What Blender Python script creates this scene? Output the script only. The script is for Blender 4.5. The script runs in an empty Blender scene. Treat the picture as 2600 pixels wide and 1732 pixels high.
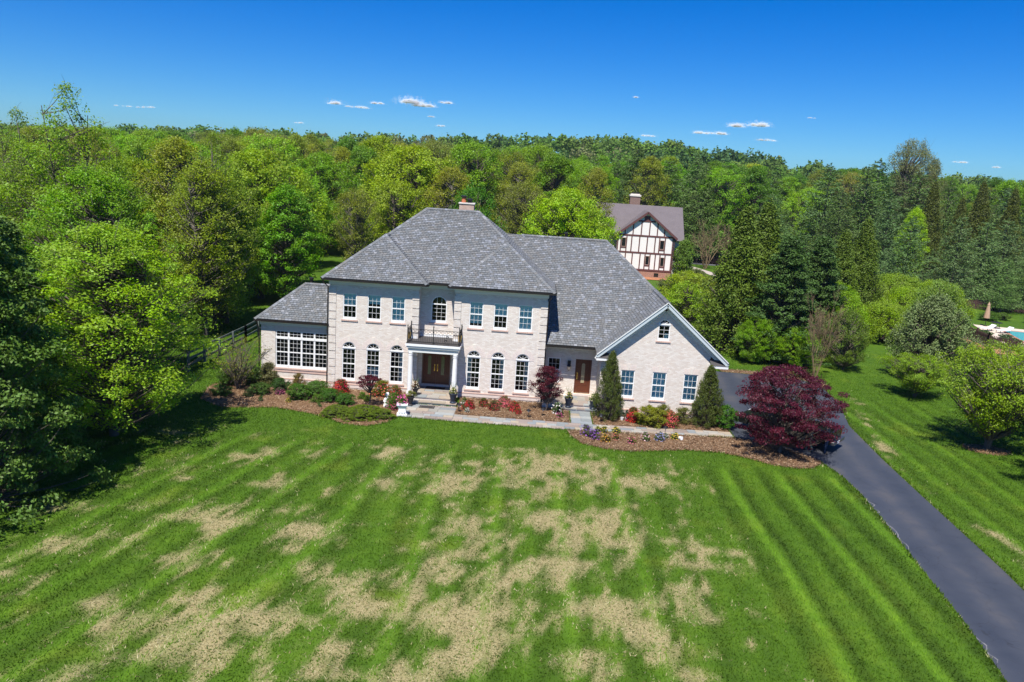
import bpy, bmesh, math, random
import numpy as np
from mathutils import Vector, Matrix
from mathutils.geometry import tessellate_polygon
rad = math.radians
random.seed(7)
scene = bpy.context.scene
# ------------------------------------------------------------------ camera
CAM = np.array([12.62, -46.74, 13.68])
yaw, pitch, roll = rad(-1.52), rad(11.86), rad(3.70)
fw = Vector((math.sin(yaw)*math.cos(pitch), math.cos(yaw)*math.cos(pitch), -math.sin(pitch)))
r0 = Vector((math.cos(yaw), -math.sin(yaw), 0)); u0 = r0.cross(fw)
rt = r0*math.cos(roll)+u0*math.sin(roll); up = u0*math.cos(roll)-r0*math.sin(roll)
cd = bpy.data.cameras.new('camera'); cd.sensor_width = 36; cd.lens = 36*1964/2600; cd.clip_start = .5; cd.clip_end = 30000
cam = bpy.data.objects.new('camera', cd); scene.collection.objects.link(cam)
M = Matrix.Identity(4)
for i in range(3):
    M[i][0] = rt[i]; M[i][1] = up[i]; M[i][2] = -fw[i]; M[i][3] = CAM[i]
cam.matrix_world = M; scene.camera = cam
# ------------------------------------------------------------------ sky, sun, exposure
SUN_EL, SUN_AZ = rad(60), rad(14)      # azimuth measured from the facade normal towards -X
w = bpy.data.worlds.new('World'); scene.world = w; w.use_nodes = True
nt = w.node_tree
sky = nt.nodes.new('ShaderNodeTexSky'); sky.sky_type = 'NISHITA'; sky.sun_disc = False
sky.sun_elevation = SUN_EL; sky.sun_rotation = math.pi+SUN_AZ; sky.altitude = 100; sky.air_density = 1.0; sky.dust_density = .25; sky.ozone_density = 4.5
hs = nt.nodes.new('ShaderNodeHueSaturation'); hs.inputs['Saturation'].default_value = 1.55
tint = nt.nodes.new('ShaderNodeMix'); tint.data_type = 'RGBA'; tint.blend_type = 'MULTIPLY'; tint.inputs[0].default_value = 1; tint.inputs[7].default_value = (.42, .765, 1.16, 1)
nt.links.new(sky.outputs[0], hs.inputs['Color']); nt.links.new(hs.outputs[0], tint.inputs[6]); nt.links.new(tint.outputs[2], nt.nodes['Background'].inputs[0])
nt.nodes['Background'].inputs[1].default_value = .075
sd = bpy.data.lights.new('sun', 'SUN'); sd.energy = 5; sd.angle = rad(.53); sd.color = (1, .955, .88)
sun = bpy.data.objects.new('sun', sd); scene.collection.objects.link(sun)
sv = Vector((-math.sin(SUN_AZ)*math.cos(SUN_EL), -math.cos(SUN_AZ)*math.cos(SUN_EL), math.sin(SUN_EL)))
sun.rotation_euler = sv.to_track_quat('Z', 'Y').to_euler(); sun.location = (0, -60, 80)
vs = scene.view_settings; vs.view_transform = 'Standard'; vs.look = 'None'; vs.exposure = .55; vs.gamma = 1; vs.use_curve_mapping = False
scene.cycles.max_bounces = 7; scene.cycles.diffuse_bounces = 3; scene.cycles.transparent_max_bounces = 20; scene.cycles.transmission_bounces = 3
scene.cycles.use_denoising = True
# ------------------------------------------------------------------ helpers
C = scene.collection
def link(o, parent=None):
    C.objects.link(o)
    if parent is not None: o.parent = parent
    return o
def tag(o, label=None, cat=None, group=None, kind=None):
    if label: o['label'] = label
    if cat: o['category'] = cat
    if group: o['group'] = group
    if kind: o['kind'] = kind
    return o
def empty(name, loc=(0, 0, 0), rz=0, label=None, cat=None, group=None, parent=None):
    o = bpy.data.objects.new(name, None); link(o, parent); o.location = loc; o.rotation_euler = (0, 0, rz); o.empty_display_size = .2
    return tag(o, label, cat, group)
def inst(name, me, parent=None, loc=(0, 0, 0), rot=(0, 0, 0), scale=(1, 1, 1), color=None):
    o = bpy.data.objects.new(name, me); link(o, parent); o.location = loc; o.rotation_euler = rot; o.scale = scale
    if color: o.color = (*color, 1)
    return o
def mesh_np(name, V, F, mat=None, attrs=None, smooth=False):
    """V (n,3); F (m,k) all the same k"""
    V = np.asarray(V, np.float32); F = np.asarray(F, np.int32)
    me = bpy.data.meshes.new(name); m, k = F.shape
    me.vertices.add(len(V)); me.vertices.foreach_set('co', V.ravel())
    me.loops.add(m*k); me.loops.foreach_set('vertex_index', F.ravel())
    me.polygons.add(m); me.polygons.foreach_set('loop_start', np.arange(0, m*k, k, dtype=np.int32))
    if smooth: me.polygons.foreach_set('use_smooth', np.ones(m, bool))
    for an, val in (attrs or {}).items():
        val = np.asarray(val, np.float32)
        if val.ndim == 1:
            a = me.attributes.new(an, 'FLOAT', 'POINT'); a.data.foreach_set('value', val)
        else:
            a = me.attributes.new(an, 'FLOAT_COLOR', 'POINT'); a.data.foreach_set('color', val.ravel())
    me.update(calc_edges=True)
    if mat: me.materials.append(mat)
    return me
class MB:
    """collects boxes, prisms, tubes and lathes into one mesh"""
    def __init__(s): s.v = []; s.f = []; s.c = []; s.col = None
    def add(s, vs_, fs):
        b = len(s.v); s.v.extend([tuple(v) for v in vs_]); s.f.extend([tuple(i+b for i in f) for f in fs])
        s.c.extend([s.col or (1, 1, 1)]*len(vs_)); return s
    def box(s, x0, x1, y0, y1, z0, z1):
        return s.add([(x0,y0,z0),(x1,y0,z0),(x1,y1,z0),(x0,y1,z0),(x0,y0,z1),(x1,y0,z1),(x1,y1,z1),(x0,y1,z1)],
                     [(0,3,2,1),(4,5,6,7),(0,1,5,4),(1,2,6,5),(2,3,7,6),(3,0,4,7)])
    def cbox(s, c, sz): return s.box(c[0]-sz[0]/2, c[0]+sz[0]/2, c[1]-sz[1]/2, c[1]+sz[1]/2, c[2]-sz[2]/2, c[2]+sz[2]/2)
    def beam(s, a, b, wd, hg, upv=(0, 0, 1)):
        a = Vector(a); b = Vector(b); d = (b-a).normalized(); u = Vector(upv); sd_ = d.cross(u)
        if sd_.length < 1e-4: sd_ = d.cross(Vector((1, 0, 0)))
        sd_.normalize(); u = sd_.cross(d).normalized(); sd_ = sd_*wd/2; u = u*hg/2
        P = []
        for p in (a, b): P += [p-sd_-u, p+sd_-u, p+sd_+u, p-sd_+u]
        return s.add(P, [(0,1,2,3),(7,6,5,4),(0,4,5,1),(1,5,6,2),(2,6,7,3),(3,7,4,0)])
    def prism(s, poly, z0, z1):
        """poly: list of xy, ccw"""
        n = len(poly); vs_ = [(x, y, z0) for x, y in poly]+[(x, y, z1) for x, y in poly]
        fs = [tuple(range(n, 2*n)), tuple(range(n-1, -1, -1))]+[(i, (i+1) % n, n+(i+1) % n, n+i) for i in range(n)]
        return s.add(vs_, fs)
    def prismY(s, poly, y0, y1):
        n = len(poly); vs_ = [(x, y0, z) for x, z in poly]+[(x, y1, z) for x, z in poly]
        fs = [tuple(range(n)), tuple(range(2*n-1, n-1, -1))]+[(i, n+i, n+(i+1) % n, (i+1) % n) for i in range(n)]
        return s.add(vs_, fs)
    def tube(s, path, radii, n=6, cap=True):
        P = [Vector(p) for p in path]; rings = []
        if not hasattr(radii, '__len__'): radii = [radii]*len(P)
        for i, p in enumerate(P):
            d = (P[min(i+1, len(P)-1)]-P[max(i-1, 0)]).normalized()
            a = d.cross(Vector((0, 0, 1)) if abs(d.z) < .95 else Vector((1, 0, 0))).normalized(); b = d.cross(a)
            rings.append([p+(a*math.cos(t)+b*math.sin(t))*radii[i] for t in [2*math.pi*k/n for k in range(n)]])
        vs_ = [v for r in rings for v in r]; fs = []
        for i in range(len(P)-1):
            for k in range(n):
                k2 = (k+1) % n; fs.append((i*n+k, i*n+k2, (i+1)*n+k2, (i+1)*n+k))
        if cap: fs.append(tuple(range(n))); fs.append(tuple(range((len(P)-1)*n+n-1, (len(P)-1)*n-1, -1)))
        return s.add(vs_, fs)
    def lathe(s, prof, cx=0, cy=0, n=12): return s._lathe(prof, cx, cy, n)
    def _lathe(s, prof, cx, cy, n):
        vs_ = [(cx+r*math.cos(2*math.pi*k/n), cy+r*math.sin(2*math.pi*k/n), z) for r, z in prof for k in range(n)]; fs = []
        for i in range(len(prof)-1):
            for k in range(n):
                k2 = (k+1) % n; fs.append((i*n+k, i*n+k2, (i+1)*n+k2, (i+1)*n+k))
        fs.append(tuple(range(n-1, -1, -1))); fs.append(tuple((len(prof)-1)*n+k for k in range(n)))
        return s.add(vs_, fs)
    def mesh(s, name, mat, bevel=0, smooth=False):
        me = bpy.data.meshes.new(name); me.from_pydata(s.v, [], s.f)
        if any(c != (1, 1, 1) for c in s.c):
            a = me.attributes.new('col', 'FLOAT_COLOR', 'POINT'); a.data.foreach_set('color', [q for c in s.c for q in (*c, 1)])
        bm = bmesh.new(); bm.from_mesh(me); bmesh.ops.recalc_face_normals(bm, faces=bm.faces)
        if bevel: bmesh.ops.bevel(bm, geom=list(bm.edges), offset=bevel, segments=1, affect='EDGES', clamp_overlap=True)
        bm.to_mesh(me); bm.free()
        if smooth: me.polygons.foreach_set('use_smooth', [True]*len(me.polygons))
        if mat: me.materials.append(mat)
        return me
    def build(s, name, mat, parent=None, bevel=0, smooth=False, **k): return inst(name, s.mesh(name, mat, bevel, smooth), parent, **k)
# numpy value noise
def _h(ix, iy, seed):
    n = (ix.astype(np.int64)*374761393+iy.astype(np.int64)*668265263+seed*1274126177) & 0xffffffff
    n = ((n ^ (n >> 13))*1274126177) & 0xffffffff
    return ((n ^ (n >> 16)) & 0xffff)/65535.0
def vnoise(x, y, seed=0):
    ix, iy = np.floor(x), np.floor(y); fx, fy = x-ix, y-iy; fx = fx*fx*(3-2*fx); fy = fy*fy*(3-2*fy)
    a = _h(ix, iy, seed); b = _h(ix+1, iy, seed); c = _h(ix, iy+1, seed); d = _h(ix+1, iy+1, seed)
    return a+(b-a)*fx+(c-a)*fy+(a-b-c+d)*fx*fy
def fbm(x, y, seed=0, o=4):
    s = 0; a = .5; t = 0
    for i in range(o): s = s+a*vnoise(x*2**i, y*2**i, seed+i*17); t += a; a *= .55
    return s/t
def inpoly(x, y, poly):
    ins = np.zeros(np.shape(x), bool); n = len(poly)
    for i in range(n):
        x0, y0 = poly[i]; x1, y1 = poly[(i+1) % n]
        if y0 == y1: continue
        c = ((y0 > y) != (y1 > y)) & (x < (x1-x0)*(y-y0)/(y1-y0)+x0); ins ^= c
    return ins
def smooth01(a, b, x): t = np.clip((x-a)/(b-a), 0, 1); return t*t*(3-2*t)
# ------------------------------------------------------------------ materials
class NT:
    def __init__(s, name):
        s.m = bpy.data.materials.new(name); s.m.use_nodes = True; s.t = s.m.node_tree; s.b = s.t.nodes['Principled BSDF']; s.out = s.t.nodes['Material Output']
    def n(s, typ, ins=None, **props):
        nd = s.t.nodes.new('ShaderNode'+typ)
        for k, v in props.items(): setattr(nd, k, v)
        for k, v in (ins or {}).items(): s.set(nd.inputs[k], v)
        return nd
    def set(s, sock, v):
        if isinstance(v, bpy.types.NodeSocket): s.t.links.new(v, sock)
        elif isinstance(v, bpy.types.Node): s.t.links.new(v.outputs[0], sock)
        else:
            if isinstance(v, tuple) and len(v) == 3 and sock.type == 'RGBA': v = (*v, 1)
            sock.default_value = v
    def math(s, op, a, b=0, c=0, clamp=False):
        nd = s.n('Math', operation=op, use_clamp=clamp)
        for i, q in enumerate((a, b, c)): s.set(nd.inputs[i], q)
        return nd.outputs[0]
    def mix(s, f, a, b, mode='MIX'):
        nd = s.n('Mix', data_type='RGBA', blend_type=mode); s.set(nd.inputs[0], f); s.set(nd.inputs[6], a); s.set(nd.inputs[7], b); return nd.outputs[2]
    def ramp(s, f, stops):
        nd = s.n('ValToRGB'); s.set(nd.inputs[0], f); e = nd.color_ramp.elements
        while len(e) < len(stops): e.new(.5)
        for el, (p, c) in zip(e, stops): el.position = p; el.color = (*c, 1)
        return nd.outputs[0]
    def pos(s): return s.n('NewGeometry').outputs['Position']
    def noise(s, scale, detail=3, vec=None, rough=.55): return s.n('TexNoise', {'Scale': scale, 'Detail': detail, 'Roughness': rough, 'Vector': vec if vec is not None else s.pos()}).outputs[0]
    def attr(s, name, out='Fac'): return s.n('Attribute', attribute_name=name).outputs[out]
    def bump(s, h, strength=.3, dist=.02): s.set(s.b.inputs['Normal'], s.n('Bump', {'Height': h, 'Strength': strength, 'Distance': dist})); return s
    def fin(s, col=None, rough=None, spec=None, metal=None):
        for k, v in (('Base Color', col), ('Roughness', rough), ('Specular IOR Level', spec), ('Metallic', metal)):
            if v is not None: s.set(s.b.inputs[k], v)
        return s.m
def surf(name, col, rough=.7, var=.25, scale=4, bump=0, metal=0, spec=.4, obcol=False, attr=None):
    t = NT(name); c = t.n('ObjectInfo').outputs['Color'] if obcol else (t.attr(attr, 'Color') if attr else (*col, 1))
    f = t.math('ADD', t.math('MULTIPLY', t.noise(scale, 5), 2*var), 1-var)
    f2 = t.math('ADD', t.math('MULTIPLY', t.noise(scale*.13, 2), var), 1-var*.5)
    cc = t.mix(1, c, t.n('CombineColor', {0: t.math('MULTIPLY', f, f2), 1: t.math('MULTIPLY', f, f2), 2: t.math('MULTIPLY', f, f2)}).outputs[0], 'MULTIPLY')
    if bump: t.bump(t.noise(scale*4, 4), bump)
    return t.fin(cc, rough, spec, metal)
def brick_mat(name, c1, c2, c3, mortar, bw=.205, bh=.065):
    t = NT(name); g = t.n('NewGeometry'); p = t.n('SeparateXYZ', {0: g.outputs['Position']}); nn = t.n('SeparateXYZ', {0: g.outputs['Normal']})
    sx = t.math('GREATER_THAN', t.math('ABSOLUTE', nn.outputs[0]), .6)
    uu = t.math('ADD', t.math('MULTIPLY', p.outputs[0], t.math('SUBTRACT', 1, sx)), t.math('MULTIPLY', p.outputs[1], sx))
    vec = t.n('CombineXYZ', {0: uu, 1: p.outputs[2]}).outputs[0]
    bt = t.n('TexBrick', {'Vector': vec, 'Color1': (0, 0, 0), 'Color2': (1, 1, 1), 'Mortar': (.5, .5, .5), 'Scale': 1, 'Mortar Size': .007, 'Mortar Smooth': .15, 'Bias': 0, 'Brick Width': bw, 'Row Height': bh+.01}, offset=.5, squash=1)
    col = t.ramp(bt.outputs[0], [(0, c1), (.35, c2), (.7, c3), (1, c1)])
    big = t.noise(.6, 4)
    col = t.mix(t.math('MULTIPLY', t.noise(9, 3), .3), col, c2)
    col = t.mix(bt.outputs[1], col, mortar)
    col = t.mix(1, col, t.ramp(big, [(.25, (.95, .95, .95)), (.7, (1.03, 1.02, 1.01))]), 'MULTIPLY')
    t.bump(t.math('SUBTRACT', 1, bt.outputs[1]), .5, .006)
    return t.fin(col, .85, .25)
def leaf_mat(name, transl=.35, rough=.5, hue=.03):
    t = NT(name); oi = t.n('ObjectInfo'); lv = t.attr('lv')
    h = t.n('HueSaturation', {'Hue': t.math('ADD', .5-hue/2, t.math('MULTIPLY', lv, hue)), 'Saturation': t.math('ADD', .85, t.math('MULTIPLY', t.noise(.35, 2), .3)), 'Value': t.math('ADD', .7, t.math('MULTIPLY', lv, .6)), 'Color': oi.outputs['Color']})
    t.fin(h.outputs[0], rough, .35)
    tr = t.n('BsdfTranslucent', {'Color': t.mix(1, h.outputs[0], (1.25, 1.15, .5), 'MULTIPLY')})
    mx = t.n('MixShader', {0: transl, 1: t.b.outputs[0], 2: tr.outputs[0]}); t.set(t.out.inputs[0], mx.outputs[0])
    return t.m
def hexc(r, g, b): return tuple((c/255)**2.2 for c in (r, g, b))
MAT = {}
MAT['brick'] = brick_mat('pale_brick', (.62, .53, .455), (.70, .635, .565), (.765, .715, .65), (.56, .525, .485))
MAT['solid_brick'] = surf('pale_brick_unit', (.69, .60, .545), .85, .16, 7)
MAT['chimney'] = brick_mat('tan_brick', (.42, .27, .20), (.50, .35, .27), (.55, .41, .33), (.42, .36, .31))
MAT['sill'] = surf('pink_brick_sill', (.58, .41, .34), .85, .2, 8)
MAT['cream'] = surf('cream_keystone', (.68, .62, .55), .8, .1, 6)
MAT['white'] = surf('white_paint', (.80, .80, .79), .45, .05, 3)
MAT['frieze'] = surf('cream_painted_board', (.70, .71, .68), .5, .06, 2)
MAT['gutter'] = surf('dark_bronze_gutter', (.022, .018, .017), .35, .2, 5)
MAT['shingle'] = surf('slate_shingle', (1, 1, 1), .8, .05, 30, .15, attr='col', spec=.3)
MAT['underlay'] = surf('roof_underlay', (.03, .03, .034), .9, .2, 3)
MAT['door'] = surf('mahogany_door', (.115, .034, .016), .35, .3, 5)
MAT['brass'] = surf('brass', (.75, .5, .13), .25, .1, 9, metal=1)
MAT['iron'] = surf('black_iron', (.012, .012, .013), .45, .2, 9)
MAT['deck'] = surf('dark_balcony_deck', (.06, .055, .055), .7, .25, 5)
MAT['flag'] = surf('flagstone', (1, 1, 1), .8, .2, 5, .1, obcol=True)
MAT['mortar'] = surf('stone_mortar', (.22, .20, .18), .9, .25, 12)
MAT['obj'] = surf('painted_object', (1, 1, 1), .55, .08, 6, obcol=True)
MAT['bark'] = surf('grey_bark', (.11, .09, .072), .9, .35, 6, .4)
MAT['twig'] = surf('brown_twig', (.205, .145, .078), .85, .3, 5)
MAT['paletwig'] = surf('grey_twig', (.12, .105, .085), .85, .3, 5)
MAT['leaf'] = leaf_mat('broad_leaf', .42)
MAT['needle'] = leaf_mat('needle', .18, .6, .02)
MAT['petal'] = leaf_mat('petal', .3, .6, .04)
MAT['blind'] = surf('pale_green_blind', (.68, .88, .84), .7, .05, 2)
MAT['curtain'] = surf('curtain', (.62, .63, .58), .8, .1, 5)
MAT['room'] = surf('dark_room', (.02, .018, .016), .9, .3, 2)
def glass_mat():
    t = NT('window_glass'); t.fin((.8, .85, .85), .02, .5)
    fr = t.n('Fresnel', {'IOR': 1.5}); tr = t.n('BsdfTransparent', {'Color': (.84, .91, .91)}); gl = t.n('BsdfGlossy', {'Color': (.9, .95, 1), 'Roughness': .02})
    mx = t.n('MixShader', {0: fr.outputs[0], 1: tr.outputs[0], 2: gl.outputs[0]}); t.set(t.out.inputs[0], mx.outputs[0]); return t.m
MAT['glass'] = glass_mat()
MAT['darkglass'] = surf('dark_vehicle_glass', (.012, .014, .016), .06, .1, 2, spec=.6)
# ------------------------------------------------------------------ ground plan (metres; house front along X at y=0)
DRIVE = [(22.0,-60),(25.4,-60),(29.4,-36),(30.6,-28),(31.1,-23),(31.5,-18.4),(31.66,-15),(31.85,-10.6),(32.1,-6),(32.6,0),(33.9,5),(34.25,9.4),(33.5,11.3),(30.8,12),(27.4,12.3),(23.4,12.6),(23.4,-1.0),(24.55,-1.8),(24.55,-4.15),(26.2,-4.9),(27.4,-5.9),(28.3,-7),(28.75,-9.2),(28.8,-11.5),(28.5,-15.5),(28.15,-19),(27.85,-22.5),(27.4,-25.7),(26.5,-30),(25.6,-36)]
BED_L = [(-4.65,-5.46),(-6.4,-4.2),(-7.0,-1.5),(-6.5,.6),(-4.4,1.4),(-4.4,.2),(5.4,.2),(5.4,-1.6),(5.3,-2.2),(5.3,-4.75),(4.92,-5.9),(3.94,-6.85),(2.6,-6.7),(1.5,-5.9),(.47,-5.35),(-1.75,-4.75),(-3.2,-5.1)]
BED_M = [(8.4,-3.62),(15.15,-3.72),(15.15,-1.2),(14.8,-.95),(13.5,-.95),(13.5,.2),(8.4,.2)]
BED_G = [(16.5,-3.85),(20,-3.5),(24.5,-3.2),(24.5,-1.85),(23.4,-1.0),(16.8,-1.0),(16.8,-.9),(16.5,-1.2)]
BED_F = [(14.94,-4.98),(15.0,-5.6),(15.3,-6.4),(15.71,-7.15),(16.73,-7.69),(18.18,-7.8),(19.48,-7.45),(21.24,-6.95),(23.13,-6.95),(24.44,-7.55),(25.44,-8.3),(26.59,-8.6),(27.47,-8.4),(28.3,-7.6),(28.3,-7),(27.4,-5.9),(26.2,-4.9),(24.55,-4.2),(20,-4.55),(16.5,-4.95)]
BED_B = [(27.4,12.32),(30.8,12.02),(33.5,11.32),(34.27,9.42),(35.1,9.9),(33.9,12.1),(31.8,13.1),(27.5,13.3)]
BED_T = [(39.4+1.35*math.cos(a), -2.95+.95*math.sin(a)) for a in [k*math.pi/8 for k in range(16)]]
def wf(x): return -4.92+.8*max(0, (x-16)/8.5)**1.1
def wb(x): return -3.66+.45*max(0, (x-16)/8.5)**1.1
WALK = [(5.3,-4.75),(8.4,-4.9),(16,-4.92),(20,wf(20)),(24.5,wf(24.5)),(24.5,wb(24.5)),(20,wb(20)),(16.45,-3.66),(16.45,-1.2),(15.2,-1.2),(15.2,-3.66),(8.4,-3.6),(8.4,-2.2),(5.3,-2.2)]
HOUSE = [(-4.4,.3),(0,.3),(0,0),(13.4,0),(13.4,-1),(16.9,-1),(16.9,-1.2),(23.4,-1.2),(23.4,14),(-4.4,14)]
HARD = [DRIVE, BED_L, BED_M, BED_G, BED_F, BED_B, BED_T, WALK, HOUSE]
BLOBS = [(14.66,-11.69,3.6,2.4),(18.36,-12.05,1.9,2.1),(12.72,-9.07,1.3,.9),(9.65,-13.75,1.8,1.2),(6.02,-14.46,1.1,.9),(6.04,-10.51,1.3,.9),(10.76,-19.23,1.5,1.7),(9.85,-22.36,.9,1.7),(12.35,-21.03,1.6,1.8),(11.56,-24.81,1.8,1.8),(10.93,-26.49,1.5,1.2),(15.9,-17.58,1.4,2.2),(14.41,-20.71,1,1.2),(19.78,-19.17,1.4,1.4),(16.87,-23.8,1.6,1.9),(18.21,-22.53,1.1,1.6),(15.79,-26.27,1.8,1),(21.0,-17.81,.5,1.1),(4.26,-25.6,1.5,1.3),(1.46,-26.7,1.5,1.2),(3.39,-27.51,1.8,.9),(6.41,-26.01,1.3,1.2),(0,-25.23,.8,.5),(.16,-12.37,.9,1.1),(2.13,-15.72,1.1,.9),(1.16,-18.97,1,.9),(1.65,-22.43,.9,.7),(4.55,-19.91,.8,.9),(-3.6,-21.65,.9,.8),(-2.56,-25.36,.5,.3),(7.6,-24.37,1.1,1),(9.33,-27.52,1.4,.8),(6.5,-27.9,1.4,.7),(13.61,-17.17,.9,1),(8.32,-11.25,1,.7),(12.57,-11.54,1.5,1.4)]
_r = random.Random(8); TUFTS = [(_r.uniform(-2, 21.5), _r.uniform(-29, -10), _r.choice((.12, .16, .2, .25, .4))) for _ in range(230)]
def lawn_fields(x, y):
    g = np.zeros_like(x)
    for bx, by, rx, ry in BLOBS: g = np.maximum(g, np.exp(-(((x-bx)/(rx*1.15))**2+((y-by)/(ry*1.15))**2)*.9))
    n = fbm(x*.9, y*.9, 3, 5); n2 = fbm(x*2.6, y*2.6, 9, 4); n3 = fbm(x*.22, y*.22, 5, 3)
    left = smooth01(22.2, 21.2, x+.6*(n3-.5))
    n4 = fbm(x*7, y*7, 31, 3)
    d = g*1.0+(n-.5)*2.1+(n2-.5)*1.9+(n4-.5)*1.3-.20
    # thin worn streaks on the left lawn and a strip beyond the drive
    d += .28*smooth01(.45, .7, n3)*left
    d = .80*smooth01(-.25, 1.15, d)*np.where(x < 23, left, 0)
    strip = np.exp(-((x-33.0-.6*(n3-.5)-.25*np.maximum(0, y+4))/.55)**2)*smooth01(.50, .72, n)*smooth01(-26, -20, y)*smooth01(10, 4, y)
    d = np.maximum(d, strip*.9)
    d = np.where((y > -8.5) & (x < 22), d*smooth01(-7.2, -9.3, y)*1.0, d)
    d = np.where(y > 14, 0, d)
    # dark tufts left standing in the dead turf
    for tx, ty, tr_ in TUFTS: d = np.where(((x-tx)**2+((y-ty)*1.1)**2) < (tr_*(.7+.6*n4))**2, d*.06, d)
    # mowing stripes along the drive: sheen of bent blades, painted into the grass colour
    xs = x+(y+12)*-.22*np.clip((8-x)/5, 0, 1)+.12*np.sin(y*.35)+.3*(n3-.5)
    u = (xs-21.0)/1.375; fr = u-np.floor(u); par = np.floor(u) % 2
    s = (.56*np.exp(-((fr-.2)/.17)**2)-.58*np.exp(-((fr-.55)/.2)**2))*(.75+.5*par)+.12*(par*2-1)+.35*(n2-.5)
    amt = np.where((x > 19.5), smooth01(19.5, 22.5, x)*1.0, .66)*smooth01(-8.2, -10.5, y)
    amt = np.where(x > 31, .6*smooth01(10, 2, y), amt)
    yel = smooth01(.62, .8, fbm(x*.5+40, y*.5, 21, 4))
    return d, s*amt, yel
def ground_h(x, y):
    r = 9.0*smooth01(150, 420, y)+13*np.exp(-(((x-45)/170)**2+((y-430)/190)**2))*smooth01(120, 300, y)
    return r
def grass_mat(name, blade):
    t = NT(name); d = t.attr('dead'); s = t.attr('stripe_sheen'); y = t.attr('yel')
    big = t.noise(.16, 4); fine = t.noise(26 if not blade else 5, 4); mid = t.noise(1.7, 4)
    g = t.ramp(t.math('ADD', t.math('MULTIPLY', big, .35), t.math('ADD', t.math('MULTIPLY', mid, .45), t.math('MULTIPLY', fine, .3))), [(.3, (.038, .088, .004)), (.55, (.066, .138, .006)), (.8, (.115, .195, .012))] if blade else [(.3, (.032, .076, .004)), (.55, (.056, .118, .006)), (.8, (.098, .170, .011))])
    g = t.mix(t.math('MULTIPLY', y, .4), g, (.14, .19, .015))
    f = t.math('ADD', 1, t.math('MULTIPLY', s, .68))  # light and dark of the bent blades, multiplied into the green
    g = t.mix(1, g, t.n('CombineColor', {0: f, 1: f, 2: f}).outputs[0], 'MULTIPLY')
    tan = t.ramp(fine, [(.3, (.17, .135, .055)), (.55, (.35, .29, .145)), (.75, (.50, .43, .26))])
    if blade:
        lv = t.attr('lv'); tan = t.ramp(lv, [(0, (.20, .16, .065)), (.45, (.41, .345, .175)), (1, (.56, .49, .30))])
        f2 = t.math('ADD', .7, t.math('MULTIPLY', lv, .7)); g = t.mix(1, g, t.n('CombineColor', {0: f2, 1: f2, 2: f2}).outputs[0], 'MULTIPLY')
    col = t.mix(d if blade else t.n('MapRange', {0: t.math('ADD', d, t.math('MULTIPLY', t.math('SUBTRACT', t.noise(34, 3), .5), 1.3)), 1: .2, 2: .82}).outputs[0], g, tan)
    if not blade: t.bump(fine, .6, .03)
    t.fin(col, .75, .2)
    if blade:
        tr = t.n('BsdfTranslucent', {'Color': col}); mx = t.n('MixShader', {0: .25, 1: t.b.outputs[0], 2: tr.outputs[0]}); t.set(t.out.inputs[0], mx.outputs[0])
    return t.m
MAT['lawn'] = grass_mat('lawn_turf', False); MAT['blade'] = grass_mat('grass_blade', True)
def grid_mesh(name, xs, ys, zf, mat, fields=True):
    X, Y = np.meshgrid(xs, ys); x = X.ravel(); y = Y.ravel(); nx = len(xs)
    i = (np.arange(len(ys)-1)[:, None]*nx+np.arange(nx-1)[None]).ravel(); F = np.stack([i, i+1, i+1+nx, i+nx], 1)
    at = {}
    if fields:
        d, s, yl = lawn_fields(x, y); at = {'dead': d, 'stripe_sheen': s, 'yel': yl}
    return mesh_np(name, np.stack([x, y, zf(x, y)], 1), F, mat, at, True)
axis = np.concatenate([-np.geomspace(40, 6000, 40)[::-1], np.linspace(-36, 90, 60), np.geomspace(95, 6000, 42)])
tag(inst('ground', grid_mesh('ground', axis, axis, lambda x, y: ground_h(x, y)-.02, MAT['lawn'], False)), kind='structure')
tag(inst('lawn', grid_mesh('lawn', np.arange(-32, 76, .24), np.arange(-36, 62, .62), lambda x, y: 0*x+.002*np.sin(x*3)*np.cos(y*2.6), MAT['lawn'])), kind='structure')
def sheet(poly, z, sub=.35, mound=0, noise=.0):
    """flat bed: a clipped grid with gentle relief, trimmed to the outline"""
    bm = bmesh.new(); vs_ = [bm.verts.new((x, y, 0)) for x, y in poly]
    tris = tessellate_polygon([[Vector((x, y, 0)) for x, y in poly]])
    for a in tris: bm.faces.new([vs_[i] for i in a])
    x0, x1 = min(p[0] for p in poly), max(p[0] for p in poly); y0, y1 = min(p[1] for p in poly), max(p[1] for p in poly)
    if sub:
        for k in np.arange(x0+sub, x1, sub): bmesh.ops.bisect_plane(bm, geom=bm.verts[:]+bm.edges[:]+bm.faces[:], plane_co=(k, 0, 0), plane_no=(1, 0, 0))
        for k in np.arange(y0+sub, y1, sub): bmesh.ops.bisect_plane(bm, geom=bm.verts[:]+bm.edges[:]+bm.faces[:], plane_co=(0, k, 0), plane_no=(0, 1, 0))
    P = np.array(poly)
    for v in bm.verts:
        d = 1e9
        for i in range(len(P)):
            a = P[i]; b = P[(i+1) % len(P)]; ab = b-a; tt = max(0, min(1, np.dot((v.co.x-a[0], v.co.y-a[1]), ab)/(ab@ab+1e-9))); q = a+tt*ab
            d = min(d, math.hypot(v.co.x-q[0], v.co.y-q[1]))
        v.co.z = z+mound*min(1, d/.5)+noise*(random.random()-.5)*(d > .05)
    bmesh.ops.recalc_face_normals(bm, faces=bm.faces)
    for f in bm.faces:
        if f.normal.z < 0: f.normal_flip()
    return bm
def bm_mesh(name, bm, mat, smooth=False):
    me = bpy.data.meshes.new(name); bm.to_mesh(me); bm.free(); me.materials.append(mat)
    if smooth: me.polygons.foreach_set('use_smooth', [True]*len(me.polygons))
    return me
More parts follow.
